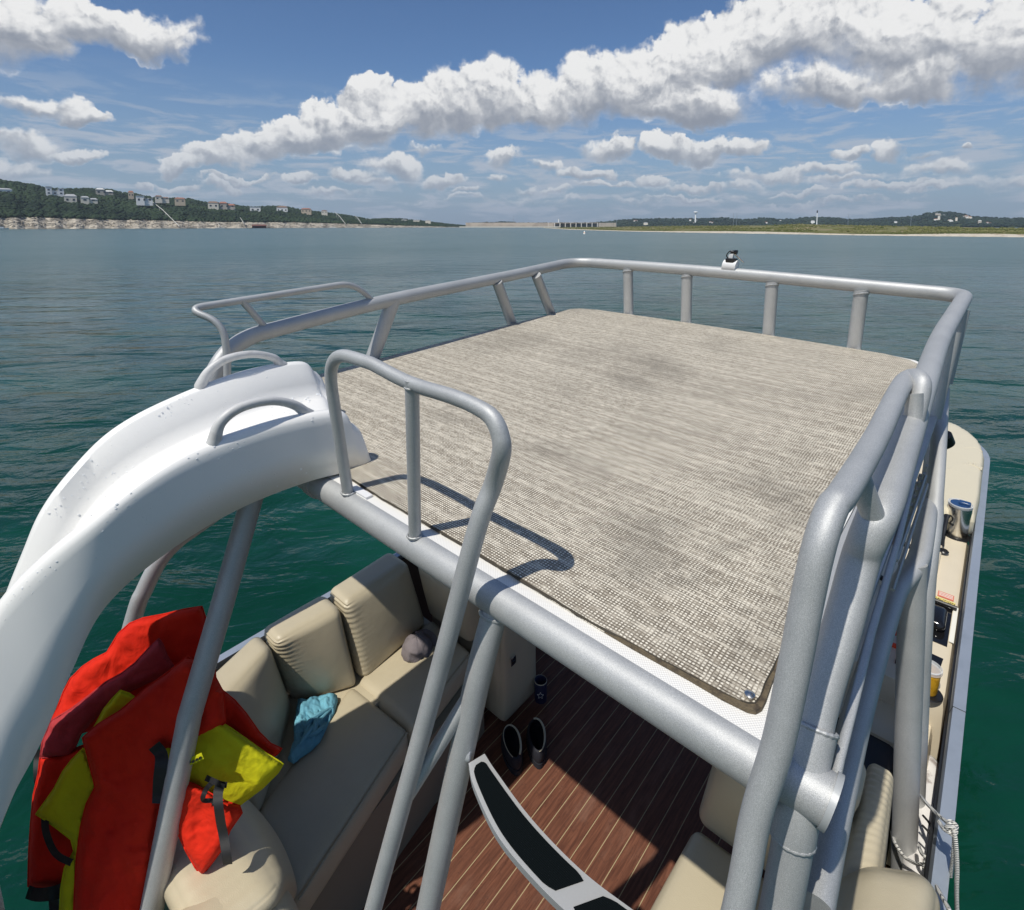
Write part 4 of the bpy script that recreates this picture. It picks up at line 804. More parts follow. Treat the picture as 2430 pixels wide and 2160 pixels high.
# cap on the bench
c5 = Vector((1.19, 1.80, -1.485)); t6 = loose('baseball_cap', 'crumpled grey baseball cap on the port bench seat', 'cap', c5)
def capm(b):
    vs = []; fs = []; nr, ns = 14, 40
    for i in range(nr+1):
        ph = i/nr*math.pi/2
        for k in range(ns):
            a = 2*math.pi*k/ns; r = .090*math.cos(ph)*(1+.05*math.cos(2*a)); z = .105*math.sin(ph); v = Vector((r*math.cos(a), r*math.sin(a)*.95, z))
            v += Vector((1, 1, .6))*mnoise.noise(v*24)*.014 - v.normalized()*(.004 if k % 7 == 0 else 0); vs.append(c5+v)
    fs = [(i*ns+k, i*ns+(k+1) % ns, (i+1)*ns+(k+1) % ns, (i+1)*ns+k) for i in range(nr) for k in range(ns)]; b.add(vs, fs)
lp(t6, 'crown', M['cap'], capm, 80)
def brim(b):
    vs = []; fs = []
    for i in range(2):
        for j in range(5):
            for k in range(15):
                a = math.radians(-62+124*k/14); r = .082+.065*(j/4)*math.cos(a*.9); vs.append(c5+Vector((r*math.cos(a+.5), r*math.sin(a+.5), .014+i*.004-.02*(j/4)**2*0-.03*abs(math.sin(a))*(j/4))))
    for i in range(2):
        for j in range(4):
            for k in range(14): q0 = i*75+j*15+k; fs.append((q0, q0+1, q0+16, q0+15) if i else (q0+15, q0+16, q0+1, q0))
    for k in range(14): fs.append((60+k, 61+k, 136+k, 135+k))
    b.add(vs, fs)
lp(t6, 'brim', M['cap'], brim); lp(t6, 'button', M['cap'], lambda b: b.lathe([(0, .108), (.007, .106), (.008, .100)], c5, seg=12))
# crumpled blue cloth
cl = [(1575, 700), (1640, 695), (1700, 670), (1760, 652), (1815, 660), (1820, 690), (1800, 760), (1765, 815), (1745, 860), (1710, 930), (1650, 985), (1590, 1020), (1545, 1052), (1510, 1036), (1530, 985), (1550, 930), (1548, 850), (1562, 760)]
cl = [((1665+(x-1665)*.86)*.4458, 1350+(850+(y-850)*.93)*.4458) for x, y in cl]; c6 = P(745, 1735, z=-1.49); t7 = loose('swim_shirt', 'crumpled light blue cloth lying on the port bench seat', 'cloth', c6)
lp(t7, 'fabric', M['blue'], lambda b: b.pillow(cl, lambda x, y, h: P(x, y, z=-1.487)+Vector((0, 0, h)), .034, 26, 84, fold=.034, fsc=20., back=.15, seed=3.), 75)
def strips(b):
    for k in range(7):
        a0 = cl[(k*5) % len(cl)]; a1 = cl[(k*5+8) % len(cl)]; mx = ((a0[0]+a1[0])/2+random.uniform(-10, 10), (a0[1]+a1[1])/2+random.uniform(-8, 8)); cx_, cy2 = 745, 1735
        pts = [P(*(np.array(a0)*.8+np.array((cx_, cy2))*.2), z=-1.47), P(*mx, z=-1.445+random.uniform(0, .012)), P(*(np.array(a1)*.8+np.array((cx_, cy2))*.2), z=-1.468)]
        q_ = smooth_path(pts, 8); b.tube(q_, [.005+.008*math.sin(math.pi*i/(len(q_)-1)) for i in range(len(q_))], 9)
lp(t7, 'fold', M['blue'], strips)
# shoes and koozie on the dark floor
for (p_, rz, lab) in ((P(1216, 1768, z=-1.93), .95, 'dark slip-on shoe with cream sole on the teak floor, the one nearer the ladder'), (P(1274, 1752, z=-1.93), .8, 'dark slip-on shoe with cream sole on the teak floor, the one farther from the ladder')):
    t = loose('shoe', lab, 'shoe', (p_.x, p_.y, ZF), 'shoes on the cockpit floor'); R = Matrix.Rotation(rz, 3, 'Z'); o_ = Vector((p_.x, p_.y, ZF))
    def shp(f, z, n_=32): return [o_+R @ Vector(((.125*math.cos(a))*f, (.056+.008*math.cos(a))*math.sin(a)*f, z)) for a in np.linspace(0, 2*math.pi, n_, endpoint=False)]
    def body(b):
        rs = [shp(.98, .03), shp(1.0, .05), shp(.93, .075), shp(.82, .095), shp(.72, .10)]; vs = [v for r in rs for v in r]; b.add(vs, [(i*32+k, i*32+(k+1) % 32, (i+1)*32+(k+1) % 32, (i+1)*32+k) for i in range(4) for k in range(32)])
    lp(t, 'upper', M['shoe'], body); lp(t, 'sole', M['shoe'], lambda b: b.prism([(v.x, v.y) for v in shp(1.03, 0)], ZF+.003, ZF+.03)); rim_ = shp(.80, .104, 40); lp(t, 'collar_trim', M['sole'], lambda b: b.tube(rim_[(24 if 'nearer' in lab else 20):]+rim_[:(18 if 'nearer' in lab else 2)], [.0022+.004*max(0, math.sin(i_*.11+(.9 if 'nearer' in lab else 0))) for i_ in range(len(rim_[(24 if 'nearer' in lab else 20):]+rim_[:(18 if 'nearer' in lab else 2)]))], 8))
kp = P(1283, 1660, z=-1.97); t = loose('drink_cooler', 'navy can cooler with a pale rim and outlined star on the dark cockpit floor', 'can cooler', kp)
lp(t, 'sleeve', M['navy'], lambda b: b.lathe([(0, .0), (.034, .0), (.038, .004), (.040, .12), (.037, .125), (.033, .12), (.032, .02), (0, .02)], kp, seg=30)); lp(t, 'rim', M['sole'], lambda b: b.lathe([(.037, .122), (.0385, .126), (.0405, .122)], kp, seg=30))
def star(b):
    pts = []
    dr = (Vector((0, 0, 0))-Vector((kp.x, kp.y, 0))).normalized(); sd = dr.cross(Vector((0, 0, 1)))
    for i in range(11):
        a = math.pi/2+i*math.pi/5; r = .021 if i % 2 == 0 else .0095; pts.append(kp+dr*.0405+sd*r*math.cos(a)+UP*(.06+r*math.sin(a)))
    for i in range(10): b.tube([pts[i], pts[i+1]], .0013, 6)
lp(t, 'star', M['stick'], star)

# life jackets hanging on the port leg
Z2 = lambda L_: [(x*.4458, 1350+y*.4458) for x, y in L_]
def hang(dfun): return lambda x, y, h: P(x, y, d=max(.5, dfun(x, y)-h))
def jd(d0, kx=0., ky=0.): return hang(lambda x, y: d0+kx*(x-300)/300+ky*(y-1750)/300)
def jpart(par, nm, m_, pts, fn, th, edge=14, fold=.016, res=52, seed=0., fsc=9.):
    o = lp(par, nm, M[m_], lambda b: b.pillow(Z2(pts), fn, th, edge, res, fold=fold*.8, seed=seed, fsc=fsc), 75)
    q = [Vector((x, y, 0)) for x, y in Z2(pts)]; q.append(q[0]); ee_ = []
    for i in range(len(q)-1):
        n_ = max(2, int((q[i+1]-q[i]).length/8))
        for k in range(n_): ee_.append(q[i].lerp(q[i+1], k/n_))
    for i_, (off, r_) in enumerate(((0., .0030),)):
        lp(o, 'piping', M[m_], lambda b: b.tube([fn(v.x, v.y, .001+.002*math.sin(k*1.3)) for k, v in enumerate(ee_)]+[fn(ee_[0].x, ee_[0].y, 0)], r_, 6, cap=False), 75)
    return o
def webb(par, pts, d, wpx, th=.0025):
    def f(b):
        Q = [(x*.4458, 1350+y*.4458) for x, y in pts]; q_ = smooth_path([Vector((x, y, 0)) for x, y in Q], 6); vs = []; fs = []; n_ = len(q_)
        for i, v in enumerate(q_):
            tn = (q_[min(i+1, n_-1)]-q_[max(i-1, 0)]).normalized(); nr = Vector((-tn.y, tn.x, 0))*wpx*.5*.4458
            dd_ = d+.012*math.sin(i*.5)
            for (o, e) in ((nr, 0), (-nr, 0), (-nr, th), (nr, th)): vs.append(P(v.x+o.x, v.y+o.y, d=dd_+e))
        for i in range(n_-1):
            for k in range(4): fs.append((i*4+k, i*4+(k+1) % 4, (i+1)*4+(k+1) % 4, (i+1)*4+k))
        fs += [(0, 1, 2, 3), tuple((n_-1)*4+k for k in (3, 2, 1, 0))]; b.add(vs, fs)
    return lp(par, 'strap', M['strap'], f)
# rear jacket
t = loose('life_jacket', 'orange-red life jacket draped highest, its faded strap panel across it', 'life jacket', P(330, 1600, d=1.80), 'life jackets hung on the port support leg')
jpart(t, 'shell', 'red', [(690, 290), (760, 262), (880, 240), (980, 215), (1075, 200), (1130, 380), (1150, 600), (1050, 700), (800, 740), (480, 860), (230, 930), (250, 850), (300, 755), (340, 650), (375, 585), (440, 520), (500, 480), (570, 445), (630, 345)], jd(1.910, .1, 0), .045, 22, .02, 60, 1.)
jpart(t, 'strap_panel', 'red2', [(845, 372), (868, 405), (885, 455), (925, 520), (840, 580), (700, 650), (560, 740), (430, 880), (380, 1000), (215, 1005), (225, 925), (270, 810), (380, 745), (480, 670), (560, 605), (650, 555), (720, 500), (790, 425)], jd(1.830, .08, 0), .028, 16, .014, 52, 2.)
# left jacket
t = loose('life_jacket', 'red and yellow life jacket hanging leftmost, black straps dangling from it', 'life jacket', P(150, 1900, d=1.72), 'life jackets hung on the port support leg')
jpart(t, 'shell', 'red', [(215, 1000), (330, 985), (440, 940), (520, 1000), (540, 1200), (470, 1400), (420, 1560), (360, 1720), (330, 1705), (150, 1690), (155, 1500), (165, 1350), (180, 1200), (205, 1090)], jd(1.830, .05, 0), .04, 20, .02, 52, 4.)
jpart(t, 'lining', 'yellow', [(445, 955), (490, 1040), (520, 1160), (450, 1330), (420, 1560), (400, 1900), (315, 1900), (325, 1700), (345, 1590), (395, 1500), (380, 1440), (310, 1385), (240, 1335), (192, 1305), (240, 1240), (290, 1170), (335, 1080), (380, 1020)], jd(1.740, .05, 0), .03, 14, .012, 56, 5.)
jpart(t, 'collar', 'yellow', [(640, 648), (690, 665), (735, 700), (640, 790), (490, 865), (520, 810), (555, 745), (600, 690)], jd(1.750, .05, 0), .02, 12, .01, 30, 6.)
webb(t, [(262, 1240), (240, 1330), (250, 1420), (300, 1520), (395, 1572)], 1.705, 42); webb(t, [(145, 1720), (200, 1735), (290, 1725), (385, 1690)], 1.730, 75); webb(t, [(285, 1740), (290, 1850)], 1.730, 55); webb(t, [(205, 960), (190, 1040), (195, 1140), (212, 1080)], 1.850, 26)
# front jacket
t = loose('life_jacket', 'large bright red life jacket in front with a yellow inner panel to the right', 'life jacket', P(300, 1850, d=1.62), 'life jackets hung on the port support leg')
jpart(t, 'shell', 'red', [(1000, 468), (1130, 545), (1190, 660), (1200, 820), (1060, 900), (900, 1000), (880, 1150), (850, 1300), (830, 1500), (800, 1700), (790, 1900), (392, 1900), (398, 1700), (410, 1520), (430, 1370), (460, 1250), (508, 1160), (480, 1050), (462, 975), (440, 900), (520, 828), (640, 755), (760, 650), (880, 560)], jd(1.695, .02, 0), .06, 26, .028, 76, 7.)
jpart(t, 'side_panel', 'red', [(1120, 560), (1185, 648), (1250, 700), (1310, 770), (1380, 870), (1440, 930), (1500, 958), (1478, 985), (1452, 1003), (1360, 930), (1200, 850), (1050, 800), (1040, 650)], jd(1.710, .12, 0), .03, 14, .014, 40, 8.)
jpart(t, 'lower_panel', 'red', [(955, 1120), (1040, 1150), (1180, 1230), (1275, 1262), (1288, 1300), (1225, 1390), (1180, 1495), (1110, 1590), (1078, 1636), (1040, 1590), (990, 1500), (930, 1370), (900, 1250)], jd(1.635, .02, 0), .025, 16, .015, 50, 9.)
jpart(t, 'lining', 'yellow', [(1045, 768), (1140, 795), (1230, 850), (1330, 920), (1420, 985), (1508, 1038), (1480, 1085), (1400, 1165), (1300, 1240), (1255, 1275), (1200, 1288), (1140, 1262), (1060, 1190), (960, 1115), (880, 1010), (850, 960), (785, 957), (830, 890), (910, 845)], jd(1.650, .10, 0), .035, 20, .012, 60, 10.)
webb(t, [(1095, 1112), (1130, 1128), (1170, 1145), (1208, 1152)], 1.595, 34); webb(t, [(1175, 1140), (1160, 1210), (1172, 1330), (1195, 1450), (1212, 1575)], 1.590, 52); webb(t, [(1140, 1130), (1100, 1170), (1080, 1230), (1130, 1235), (1145, 1260)], 1.600, 26); webb(t, [(820, 940), (860, 1000), (850, 1130), (845, 1250)], 1.600, 72)
lb = lp(t, 'label_patch', M['yellow'], lambda b: b.add([P(x*.4458, 1350+y*.4458, d=1.603) for x, y in ((985, 1020), (1072, 978), (1085, 1012), (1000, 1052))]+[P(x*.4458, 1350+y*.4458, d=1.61) for x, y in ((985, 1020), (1072, 978), (1085, 1012), (1000, 1052))], [(0, 1, 2, 3), (4, 7, 6, 5), (0, 4, 5, 1), (1, 5, 6, 2), (2, 6, 7, 3), (3, 7, 4, 0)]))
for (qx, qy, qw, qh) in ((1000, 1036, 26, 5), (1022, 1022, 12, 14), (1040, 1012, 12, 14), (1058, 1003, 12, 14)):
    lp(lb, 'print_mark', M['ink'], lambda b: b.add([P((qx+dx2)*.4458, 1350+(qy+dy2-dx2*.48)*.4458, d=dd2) for dd2 in (1.6015, 1.599) for dx2, dy2 in ((0, 0), (qw, 0), (qw, qh), (0, qh))], [(0, 1, 2, 3), (4, 7, 6, 5), (0, 4, 5, 1), (1, 5, 6, 2), (2, 6, 7, 3), (3, 7, 4, 0)]), 30)

# ================================================================== LAKE AND SHORES
MB.plumb = False
F, CY = KF, KY
def world_obj(name, vs, fs, m_, kind=None, base=(0, 0, 0), smooth=False):
    me = bpy.data.meshes.new(name); me.from_pydata([tuple(v) for v in vs], [], [tuple(f) for f in fs]); me.materials.append(m_)
    if smooth: me.polygons.foreach_set('use_smooth', [True]*len(me.polygons))
    o = bpy.data.objects.new(name, me); S.collection.objects.link(o)
    if kind: o['kind'] = kind
    return o
m = mat('lake_water', (.002, .028, .019), .06, spec=.5, IOR=1.333); t = m.node_tree; b = t.nodes['Principled BSDF']
g = geo(t); gx, gy, gz = sep(t, g)
rx_ = gx*.74+gy*.67; ry_ = gy*.74-gx*.67                       # wind-wave crests run across the lake
sw = nz(t, vec(t, rx_*1., ry_*.42, 0.), .55, 3, .5, .25, dim='2D'); rp = nz(t, vec(t, rx_*1., ry_*.5, 0.), 1.9, 4, .55, .35, dim='2D'); fr_ = nz(t, vec(t, rx_, ry_*.6, 0.), 8., 4, .6, .2, dim='2D')
calm = nz(t, vec(t, gx, gy, 0.), .05, 3, .5, .4, dim='2D').smooth(.35, .65, .35, 1.)
bn = t.nodes.new('ShaderNodeBump'); bn.inputs['Strength'].default_value = 1; bn.inputs['Distance'].default_value = .16
hh = (sw*1.15 + rp*.52*calm + fr_*.06*calm)
t.links.new(hh.s, bn.inputs['Height']); t.links.new(bn.outputs[0], b.inputs['Normal'])
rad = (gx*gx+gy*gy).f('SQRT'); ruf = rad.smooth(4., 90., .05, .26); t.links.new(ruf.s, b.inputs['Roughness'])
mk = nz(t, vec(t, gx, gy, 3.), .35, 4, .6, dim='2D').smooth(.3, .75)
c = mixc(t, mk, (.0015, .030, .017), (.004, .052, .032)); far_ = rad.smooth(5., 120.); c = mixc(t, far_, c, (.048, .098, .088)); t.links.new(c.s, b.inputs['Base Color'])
R_ = 6300.
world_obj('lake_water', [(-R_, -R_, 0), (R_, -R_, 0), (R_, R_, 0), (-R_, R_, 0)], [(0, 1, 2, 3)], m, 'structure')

def prof(tab, x):
    if x <= tab[0][0]: return tab[0][1]
    for (a, b_) in zip(tab, tab[1:]):
        if x <= b_[0]: return a[1]+(b_[1]-a[1])*(x-a[0])/(b_[0]-a[0])
    return tab[-1][1]
m = mat('limestone', (.40, .36, .29), .9, spec=.2); t = m.node_tree; b = t.nodes['Principled BSDF']; g = geo(t); gx, gy, gz = sep(t, g)
n1 = nz(t, g, .09, 6, .7); n2 = nz(t, vec(t, gx*.05, gy*.05, gz*.9), 1.2, 4, .6)
c = mixc(t, n1.smooth(.4, .6), (.46, .41, .33), (.16, .14, .11)); c = mixc(t, n2.smooth(.5, .7)*.5, c, (.50, .47, .40)); c = mixc(t, nz(t, g, .3, 5, .7).smooth(.58, .68), c, (.05, .06, .035)); t.links.new(c.s, b.inputs['Base Color']); M['lime'] = m
m = mat('forest_floor', (.030, .045, .022), .95, spec=.1, var=(.02, 5, (.05, .065, .03), .4, .7)); M['ffloor'] = m
def leafm(name, a, b2, sc): 
    m = mat(name, a, .85, spec=.15); t = m.node_tree; b = t.nodes['Principled BSDF']; at = t.nodes.new('ShaderNodeAttribute'); at.attribute_name = 'tone'
    c = mixc(t, N(t, at.outputs['Fac']), a, b2); t.links.new(c.s, b.inputs['Base Color']); return m
M['leaf'] = leafm('oak_juniper_foliage', (.010, .021, .011), (.036, .060, .026), .1); M['leaf2'] = leafm('far_foliage', (.014, .027, .021), (.034, .054, .036), .1)
M['grass'] = leafm('shore_grass', (.060, .078, .024), (.17, .165, .07), .1)
M['spit'] = mat('grassy_ground', (.12, .13, .045), .9, spec=.1, var=(.05, 6, (.24, .20, .12), .45, .62)); M['sand'] = mat('pale_sand', (.50, .45, .37), .9, spec=.15, var=(.25, 6, (.36, .30, .22), .5, .66))
# unit clump: rough little ball of leaf masses
def clump(seed, n_=1):
    bm = bmesh.new(); bmesh.ops.create_icosphere(bm, subdivisions=n_, radius=1)
    for v in bm.verts: v.co *= 1+.42*mnoise.noise(v.co*1.9+Vector((seed*3.1, 0, 0)))+.25*mnoise.noise(v.co*4.5+Vector((0, seed, 0)))
    V_ = np.array([v.co[:] for v in bm.verts]); F_ = np.array([[v.index for v in f.verts] for f in bm.faces]); bm.free(); return V_, F_
CLS = [clump(i) for i in range(6)]
def scatter(name, pos, size, m_, kind='stuff', tone=None, flat=.8):
    Vs, Fs, Ts, o = [], [], [], 0
    for i, (p, s_) in enumerate(zip(pos, size)):
        V_, F_ = CLS[i % 6]; a = rng.uniform(0, 6.28); ca, sa = math.cos(a), math.sin(a); R = np.array([[ca, -sa, 0], [sa, ca, 0], [0, 0, 1.]])
        Vs.append((V_*np.array([1, 1, flat])) @ R.T*s_+np.array(p)); Fs.append(F_+o); o += len(V_); Ts.append(np.full(len(V_), tone[i] if tone is not None else rng.uniform(0, 1)))
    V_ = np.concatenate(Vs); F_ = np.concatenate(Fs); me = bpy.data.meshes.new(name); me.vertices.add(len(V_)); me.vertices.foreach_set('co', V_.ravel()); me.loops.add(F_.size); me.loops.foreach_set('vertex_index', F_.ravel().astype(np.int32))
    me.polygons.add(len(F_)); me.polygons.foreach_set('loop_start', np.arange(0, F_.size, 3, dtype=np.int32)); me.polygons.foreach_set('loop_total', np.full(len(F_), 3, dtype=np.int32)); me.update(calc_edges=True)
    at = me.attributes.new('tone', 'FLOAT', 'POINT'); at.data.foreach_set('value', np.concatenate(Ts).astype(np.float32)); me.materials.append(m_)
    o_ = bpy.data.objects.new(name, me); S.collection.objects.link(o_); o_['kind'] = kind; return o_
def wd(px, d, z):    # point at horizontal distance d in the photo column px, height z above the lake
    a, _ = azel(px, HY); return Vector((d*math.cos(a), d*math.sin(a), z))
def elz(px, py, d): return W(px, py, d).z
skyl = [(-900, 400), (-300, 405), (0, 423), (46, 429), (91, 438), (112, 445), (152, 446), (206, 446), (267, 451), (303, 458), (349, 465), (400, 471), (440, 472), (455, 470), (485, 478), (531, 483), (576, 489), (645, 489), (685, 489), (721, 497), (770, 502), (818, 509), (873, 517), (964, 518), (1025, 524), (1070, 529), (1113, 533), (1140, 541)]
bank = [(-900, 515), (0, 517), (80, 516), (200, 520), (350, 523), (500, 527), (700, 528), (812, 531), (900, 534), (1140, 541)]
shd = [(-900, 800), (0, 900), (600, 1080), (900, 1350), (1140, 1700)]
cols = np.concatenate([np.arange(-900, 0, 60), np.arange(0, 1142, 10)]); vs = []; NR = 9; rows = []
for cxp in cols:
    d0 = prof(shd, cxp)+6*math.sin(cxp*.13); zb = elz(cxp, prof(bank, cxp), d0+45); zr = max(elz(cxp, prof(skyl, cxp)+3, d0+420), zb); r = []
    r += [wd(cxp, d0, -1), wd(cxp, d0+6, 1.5), wd(cxp, d0+20, zb*.45), wd(cxp, d0+45, zb)]
    for k in range(1, 6): r.append(wd(cxp, d0+45+75*k, zb+(zr-zb)*(k/5)**.85+mnoise.noise(Vector((cxp*.02, k*1.3, 0)))*4))
    r.append(wd(cxp, d0+900, zr*.5)); rows.append(r)
nr = len(rows[0]); vs = [v for r in rows for v in r]
world_obj('rocky_shore', vs, [(i*nr+j, (i+1)*nr+j, (i+1)*nr+j+1, i*nr+j+1) for i in range(len(cols)-1) for j in range(3)], M['lime'], 'structure')
world_obj('wooded_hill', vs, [(i*nr+j, (i+1)*nr+j, (i+1)*nr+j+1, i*nr+j+1) for i in range(len(cols)-1) for j in range(3, nr-1)], M['ffloor'], 'structure')
pos, siz, ton = [], [], []
for k in range(19000):
    cxp = rng.uniform(-300, 1128) if k % 8 else rng.uniform(-900, -300); i = int(np.searchsorted(cols, cxp))-1; i = max(0, min(len(cols)-2, i)); f_ = (cxp-cols[i])/(cols[i+1]-cols[i]); u = rng.uniform(0, 5.0); j = 3+int(u); g_ = u-int(u)
    if 3+u > 8: continue
    a = rows[i][j].lerp(rows[i+1][j], f_); c_ = rows[i][min(j+1, nr-1)].lerp(rows[i+1][min(j+1, nr-1)], f_); p = a.lerp(c_, g_); s_ = rng.uniform(1.8, 4.4)
    if cxp > 1000: s_ *= .7
    pos.append((p.x, p.y, p.z+s_*.35)); siz.append(s_); tt = .45+.6*mnoise.noise(Vector((p.x*.012, p.y*.012, 0)))+rng.uniform(-.25, .3); ton.append(max(0, min(1, tt)))
scatter('woodland', pos, siz, M['leaf'], 'stuff', ton)
pos = []; siz = []
for k in range(1500):
    cxp = rng.uniform(-100, 1100); i = max(0, min(len(cols)-2, int(np.searchsorted(cols, cxp))-1)); f_ = (cxp-cols[i])/(cols[i+1]-cols[i]); u = rng.uniform(1.3, 3.); j = int(u)
    p = rows[i][j].lerp(rows[i+1][j], f_).lerp(rows[i][j+1].lerp(rows[i+1][j+1], f_), u-j); pos.append(tuple(p)); siz.append(rng.uniform(.6, 2.1))
rk = scatter('shore_rubble', pos, siz, M['lime'], 'stuff', None, .6)
# low far ridge behind the dam and along the right
M['lab'] = None
def ridge(name, tab, d0, dep, zfoot, m_, n_, smin, smax, kind='structure', wood='far_woodland', step=12):
    xs = np.arange(tab[0][0], tab[-1][0]+1, step); rows = []
    for x in xs:
        zr = elz(x, prof(tab, x)+1.5, d0+dep); rows.append([wd(x, d0, -2)]+[wd(x, d0+dep*k/4, zfoot+(zr-zfoot)*(k/4)**.8) for k in range(5)]+[wd(x, d0+dep*2, 0)])
    nr = len(rows[0]); world_obj(name, [v for r in rows for v in r], [(i*nr+j, (i+1)*nr+j, (i+1)*nr+j+1, i*nr+j+1) for i in range(len(xs)-1) for j in range(nr-1)], m_, kind)
    pos, siz, ton = [], [], []
    for k in range(n_):
        i = rng.integers(0, len(xs)-1); f_ = rng.uniform(); u = rng.uniform(0.8, 5.); j = min(int(u), nr-3); p = rows[i][j].lerp(rows[i+1][j], f_).lerp(rows[i][j+1].lerp(rows[i+1][j+1], f_), min(1, u-j)); s_ = rng.uniform(smin, smax)
        pos.append((p.x, p.y, p.z+s_*.3)); siz.append(s_); ton.append(max(0, min(1, .4+.7*mnoise.noise(Vector((p.x*.006, p.y*.006, 0)))+rng.uniform(-.2, .2))))
    scatter(wood, pos, siz, m_leaf, 'stuff', ton, .6); return rows, xs
m_leaf = M['leaf2']
rt = [(1120, 529), (1200, 526), (1236, 529), (1300, 529), (1394, 529), (1442, 526), (1470, 522), (1488, 520), (1579, 518), (1655, 519), (1715, 516), (1761, 521), (1819, 516), (1849, 521), (1895, 518), (1916, 515), (1977, 516), (2022, 521), (2083, 518), (2174, 513), (2198, 505), (2234, 502), (2280, 506), (2310, 514), (2386, 518), (2430, 518), (2800, 512), (3200, 516)]
rr_, rx_ = ridge('far_hill', rt, 2000, 700, 3, M['ffloor'], 7000, 3, 8)
# dam
dm = mat('dam_concrete', (.42, .37, .31), .85, spec=.2, var=(.05, 6, (.30, .26, .22), .45, .65)); dd0 = 1500
t = thing('dam', 'long pale concrete dam across the far end of the lake', 'dam', wd(1260, dd0, 0), boat=False)
def dbox(b, x0, x1, y0, y1, d, dep): 
    A = [wd(x0, d, 0), wd(x1, d, 0), wd(x1, d+dep, 0), wd(x0, d+dep, 0)]; z0 = elz(x0, y1, d); z1 = elz(x0, y0, d); b.add([Vector((p.x, p.y, z0)) for p in A]+[Vector((p.x, p.y, z1)) for p in A], [(3, 2, 1, 0), (4, 5, 6, 7), (0, 1, 5, 4), (1, 2, 6, 5), (2, 3, 7, 6), (3, 0, 4, 7)])
lp(t, 'wall', dm, lambda b: (dbox(b, 1105, 1314, 528.5, 545, dd0, 12), dbox(b, 1420, 1462, 529, 545, dd0, 12))); lp(t, 'ledge', mat('pale_ledge', (.62, .58, .50), .9), lambda b: dbox(b, 1090, 1330, 537.6, 542, dd0-25, 24))
lp(t, 'roadway', dm, lambda b: dbox(b, 1314, 1420, 528.5, 530, dd0-2, 14)); lp(t, 'spillway', mat('gate_grey', (.13, .14, .14), .7), lambda b: dbox(b, 1314, 1420, 530, 540, dd0+6, 4))
for k in range(9): lp(t, 'pier', mat('pier_concrete', (.55, .53, .49), .8) if k == 0 else bpy.data.materials['pier_concrete'], lambda b: dbox(b, 1315+k*12.7, 1317.2+k*12.7, 529.5, 541, dd0-4, 12))
for k in range(12): lp(t, 'buttress', bpy.data.materials['pier_concrete'], lambda b: dbox(b, 1125+k*16., 1126.2+k*16., 530, 538, dd0-1.5, 2))
# grassy spit in front of the dam
wl = [(1290, 541.2), (1345, 545), (1473, 549), (1625, 552), (1819, 555), (1992, 558), (2144, 560), (2430, 563), (3000, 567)]; tl = [(1290, 540.8), (1352, 538.5), (1473, 537.5), (1625, 535.5), (1819, 534.5), (1901, 531), (2000, 534), (2113, 536), (2250, 538), (2430, 541), (3000, 540)]
xs = np.arange(1290, 3000, 8.); rows = []
for x in xs:
    d = EYEH*F/(prof(wl, x)-HY)*1.0; d *= 1+.008*math.sin(x*.07)+.006*math.sin(x*.021); a_, _ = azel(x, HY); d = W(x, prof(wl, x), 100).z; d = EYEH/((EYEH-d)/100); d *= 1+.006*math.sin(x*.07)
    zt_ = elz(x, prof(tl, x)+.8, d*2.2); bh = .35+.25*math.sin(x*.011+1); rows.append([wd(x, d, -.3), wd(x, d+.7, .25+.1*math.sin(x*.3)), wd(x, d*1.025+1, bh+.3), wd(x, d*1.12, bh+.6), wd(x, d*1.4, (zt_+bh+.6)/2), wd(x, d*2.2, zt_), wd(x, d*2.6+100, .2)])
nr = 7
world_obj('sandy_bank', [v for r in rows for v in r], [(i*nr+j, (i+1)*nr+j, (i+1)*nr+j+1, i*nr+j+1) for i in range(len(xs)-1) for j in range(2)], M['sand'], 'structure')
world_obj('grassy_spit', [v for r in rows for v in r], [(i*nr+j, (i+1)*nr+j, (i+1)*nr+j+1, i*nr+j+1) for i in range(len(xs)-1) for j in range(2, nr-1)], M['spit'], 'structure')
pos, siz, ton = [], [], []
for k in range(9000):
    i = rng.integers(0, len(xs)-1); 
    if rng.uniform() < .4: i = min(i, rng.integers(0, len(xs)-1))
    f_ = rng.uniform(); u = 2.0+rng.uniform()**1.3*3.0; j = int(min(u, 4.999)); p = rows[i][j].lerp(rows[i+1][j], f_).lerp(rows[i][j+1].lerp(rows[i+1][j+1], f_), u-j)
    bare = mnoise.noise(Vector((xs[i]*.012, u*1.6, 4.)));
    if bare > .22: continue
    s_ = rng.uniform(.18, .55)*(1+.5*(j-2)); pos.append(tuple(p+Vector((0, 0, s_*.2)))); siz.append(s_); ton.append(max(0, min(1, .55+.8*mnoise.noise(Vector((p.x*.03, p.y*.03, 2.)))+rng.uniform(-.15, .15)-(.5 if rng.uniform() < .06 else 0))))
scatter('shore_grass', pos, siz, M['grass'], 'stuff', ton, .5)

